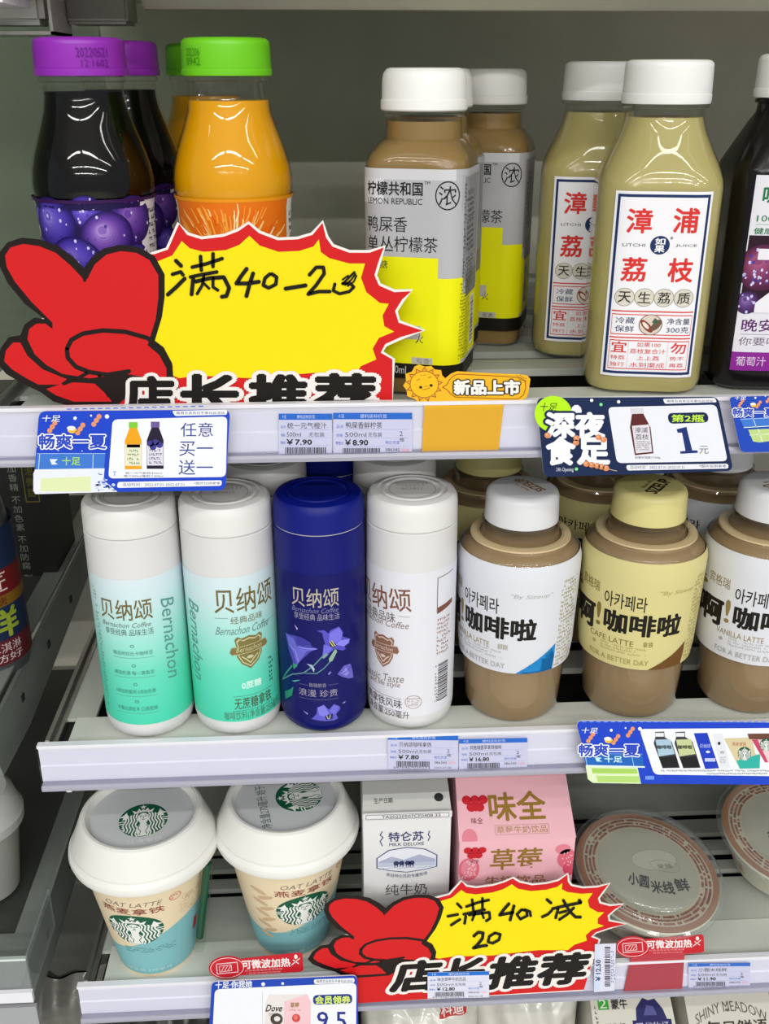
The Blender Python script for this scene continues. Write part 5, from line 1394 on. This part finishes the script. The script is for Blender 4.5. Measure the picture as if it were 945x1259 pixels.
def hot(a, k=1.0):
    a.ell(82, 55, 84, 52, 'c41f2c', .6); a.poly(rr_quad((110, 20), (420, 5), (424, 90), (120, 92), .2), 'c41f2c', 1)
    a.ring(82, 55, 76, 46, 3, 'e8c8cc', 3)
    a.line([(34, 36), (128, 32), (130, 76), (36, 80)], 4, 'e8c8cc', 3, closed=True); a.line([(46, 46), (100, 42), (102, 68), (48, 72)], 3, 'e8c8cc', 3, closed=True)
    for i in range(3): a.line([(56 + i * 14, 68), (70 + i * 14, 46)], 3, 'e8c8cc', 3)
    a.text('可微波加热', 150, 25, 366, 64, 'f0e4e4', 3, bold=.03); a.line([(372, 58), (410, 30)], 4, 'f0e4e4', 3); a.line([(380, 36), (404, 54)], 4, 'f0e4e4', 3); a.ell(393, 22, 8, 10, 'f0e4e4', 3)
    a.text('此商品微波加热更美味', 160, 68, 330, 77, 'e0a0a4', 3); a.text('一起来尝尝新风味吧', 160, 81, 320, 89, 'e0a0a4', 3)


def hotcard(label, x0, y0, sc, rot, tab=None):
    c, s = math.cos(rot), math.sin(rot)
    a = Art(px=True); a.T = lambda x, y: (x0 + (x * c - y * s) / sc, y0 + (x * s + y * c) / sc)
    hot(a)
    pts = [(82 + 84 * math.cos(t_), 55 + 52 * math.sin(t_)) for t_ in np.linspace(.75, 2 * PI - .75, 20)] + [(180, 16), (415, 5), (424, 14), (424, 86), (410, 92), (150, 93)]
    if tab: pts = pts[:-1] + tab
    org = at(*a.T(240, 110), -1.7)
    o = a.build('microwave_marker', flatwrap(-1.7 if tab else -3.8, org), None, h0=0, dh=.05, loc=org, slab=(pts, .3, 'b83c48'))
    tag(o, label, 'shelf marker', 'red microwave-me markers')


hotcard('small red microwave-heating marker below the lidded cups', 256, 1176, 3.66, -.055)
hotcard('red microwave-heating marker with a long red tab, below the round bowl', 756, 1151, 3.9, -.03, tab=[(330, 98), (312, 275), (30, 275), (70, 110)])


def ptag(label, x0, y0, x1, y1, name_, price, extra='2', Yp=-1.7, rot=0, half=False):
    w, h = x1 - x0, y1 - y0

    def P(a):
        a.T = lambda x, y: (x0 + x * w, y0 + y * h + (x - .5) * w * rot)
        a.rect(0, 0, 1, .14, '1f6fd0', 1); a.text('十足', .06, .03, .14, .11, 'dce8f8', 2); a.text('便利店标价签', .34, .03, .68, .11, 'dce8f8', 2)
        a.text(name_, .16, .2, .9 if half else .62, .34, '30303a', 2); a.text('品名', .04, .26, .13, .33, '5a80d0', 2); a.line([(.14, .36), (.95, .36)], .004, '7a94d0', 2)
        a.text('500ml', .15, .42, .42, .52, '5c5c66', 2); a.text('无包装', .56, .42, .86 if half else .76, .52, '5c5c66', 2) if half else a.text('无包装', .44, .42, .62, .52, '5c5c66', 2)
        a.text('规格', .04, .45, .12, .52, '5a80d0', 2); a.line([(.14, .54), (.95, .54)], .004, '7a94d0', 2)
        a.text('￥' + price, .15, .58, .62 if half else .44, .7, '22222a', 2, bold=.03); a.text('零售价', .03, .62, .13, .69, '4468c8', 2); a.line([(.14, .72), (.95, .72)], .004, '7a94d0', 2)
        if not half: a.text(extra, .84, .4, .88, .5, '5c5c66', 2); a.text('物价员章', .66, .6, .84, .68, '5a80d0', 2); a.text('瓶', .84, .54, .9, .62, '30303a', 2); a.text('386345', .66, .76, .84, .83, '4a4a54', 2); a.rect(.86, .77, .96, .83, 'ecc0cc', 2); a.text('2022-07-08', .66, .92, .9, .97, '6a6a74', 2)
        a.bars(.12, .76, .9 if half else .6, .92, 34, '3a3a42', 2); a.text('6970467020274', .08, .92, .9 if half else .6, .98, '5a5a62', 2)
        a.T = None
    pts = [(x0, y0 - w * rot / 2), (x1, y0 + w * rot / 2), (x1, y1 + w * rot / 2), (x0, y1 - w * rot / 2)]
    card('price_tag', label, pts, Yp, P, None, board='d9daec', th=.2, cat='price tag', group='paper price tags in the shelf edges', base='d9daec')


ptag('white price tag reading 7.90, left one of the overlapping pair under the starburst sign', 342.5, 508.5, 408, 563, '统一元气橙汁', '7.90', Yp=-1.5, half=True)
ptag('white price tag reading 8.90, beside the yellow sun marker', 409.5, 507.5, 506.5, 564.5, '鸭屎香鲜柠茶', '8.90', Yp=-1.8)
ptag('white price tag reading 7.80, below the bronze-print white bottle', 476.5, 904, 563, 946, '贝纳颂咖啡拿铁', '7.80', Yp=-1.5, rot=.01)
ptag('white price tag reading 16.80, below the blue-cornered latte bottle', 564, 908, 648, 947, '宾格瑞香草拿铁咖啡', '16.80', Yp=-1.5, rot=-.02)
ptag('white price tag reading 12.80 stuck over the lower starburst sign', 525.5, 1195, 601, 1227, '味全草莓牛奶饮品', '12.80', Yp=-5.0, rot=-.02)
ptag('white price tag reading 11.90 on the lower shelf edge, right of the red tab', 846, 1184, 922, 1214, '小圆米线鲜', '11.90', Yp=-1.5, rot=-.01)


def pv(a):      # tag turned on its side
    a.rect(731.5, 1162, 737, 1219, 'cdd8f0', 1); a.text('￥12.50', 722, 1190, 748, 1196, '3a4878', 2, bold=.03, rot=-PI / 2 * -1 * -1); a.bars(743, 1164, 750, 1214, 26, '4a4a58', 2, vert=True); a.greek(751, 1168, 755, 1212, 12, '5a6a98', 2)


card('price_tag', 'white price tag turned on its side beside the lower starburst sign', [(731, 1161), (757, 1160), (755, 1218), (730, 1220)], -5.0, pv, None, board='d9daec', th=.2, cat='price tag', group='paper price tags in the shelf edges', base='d9daec')
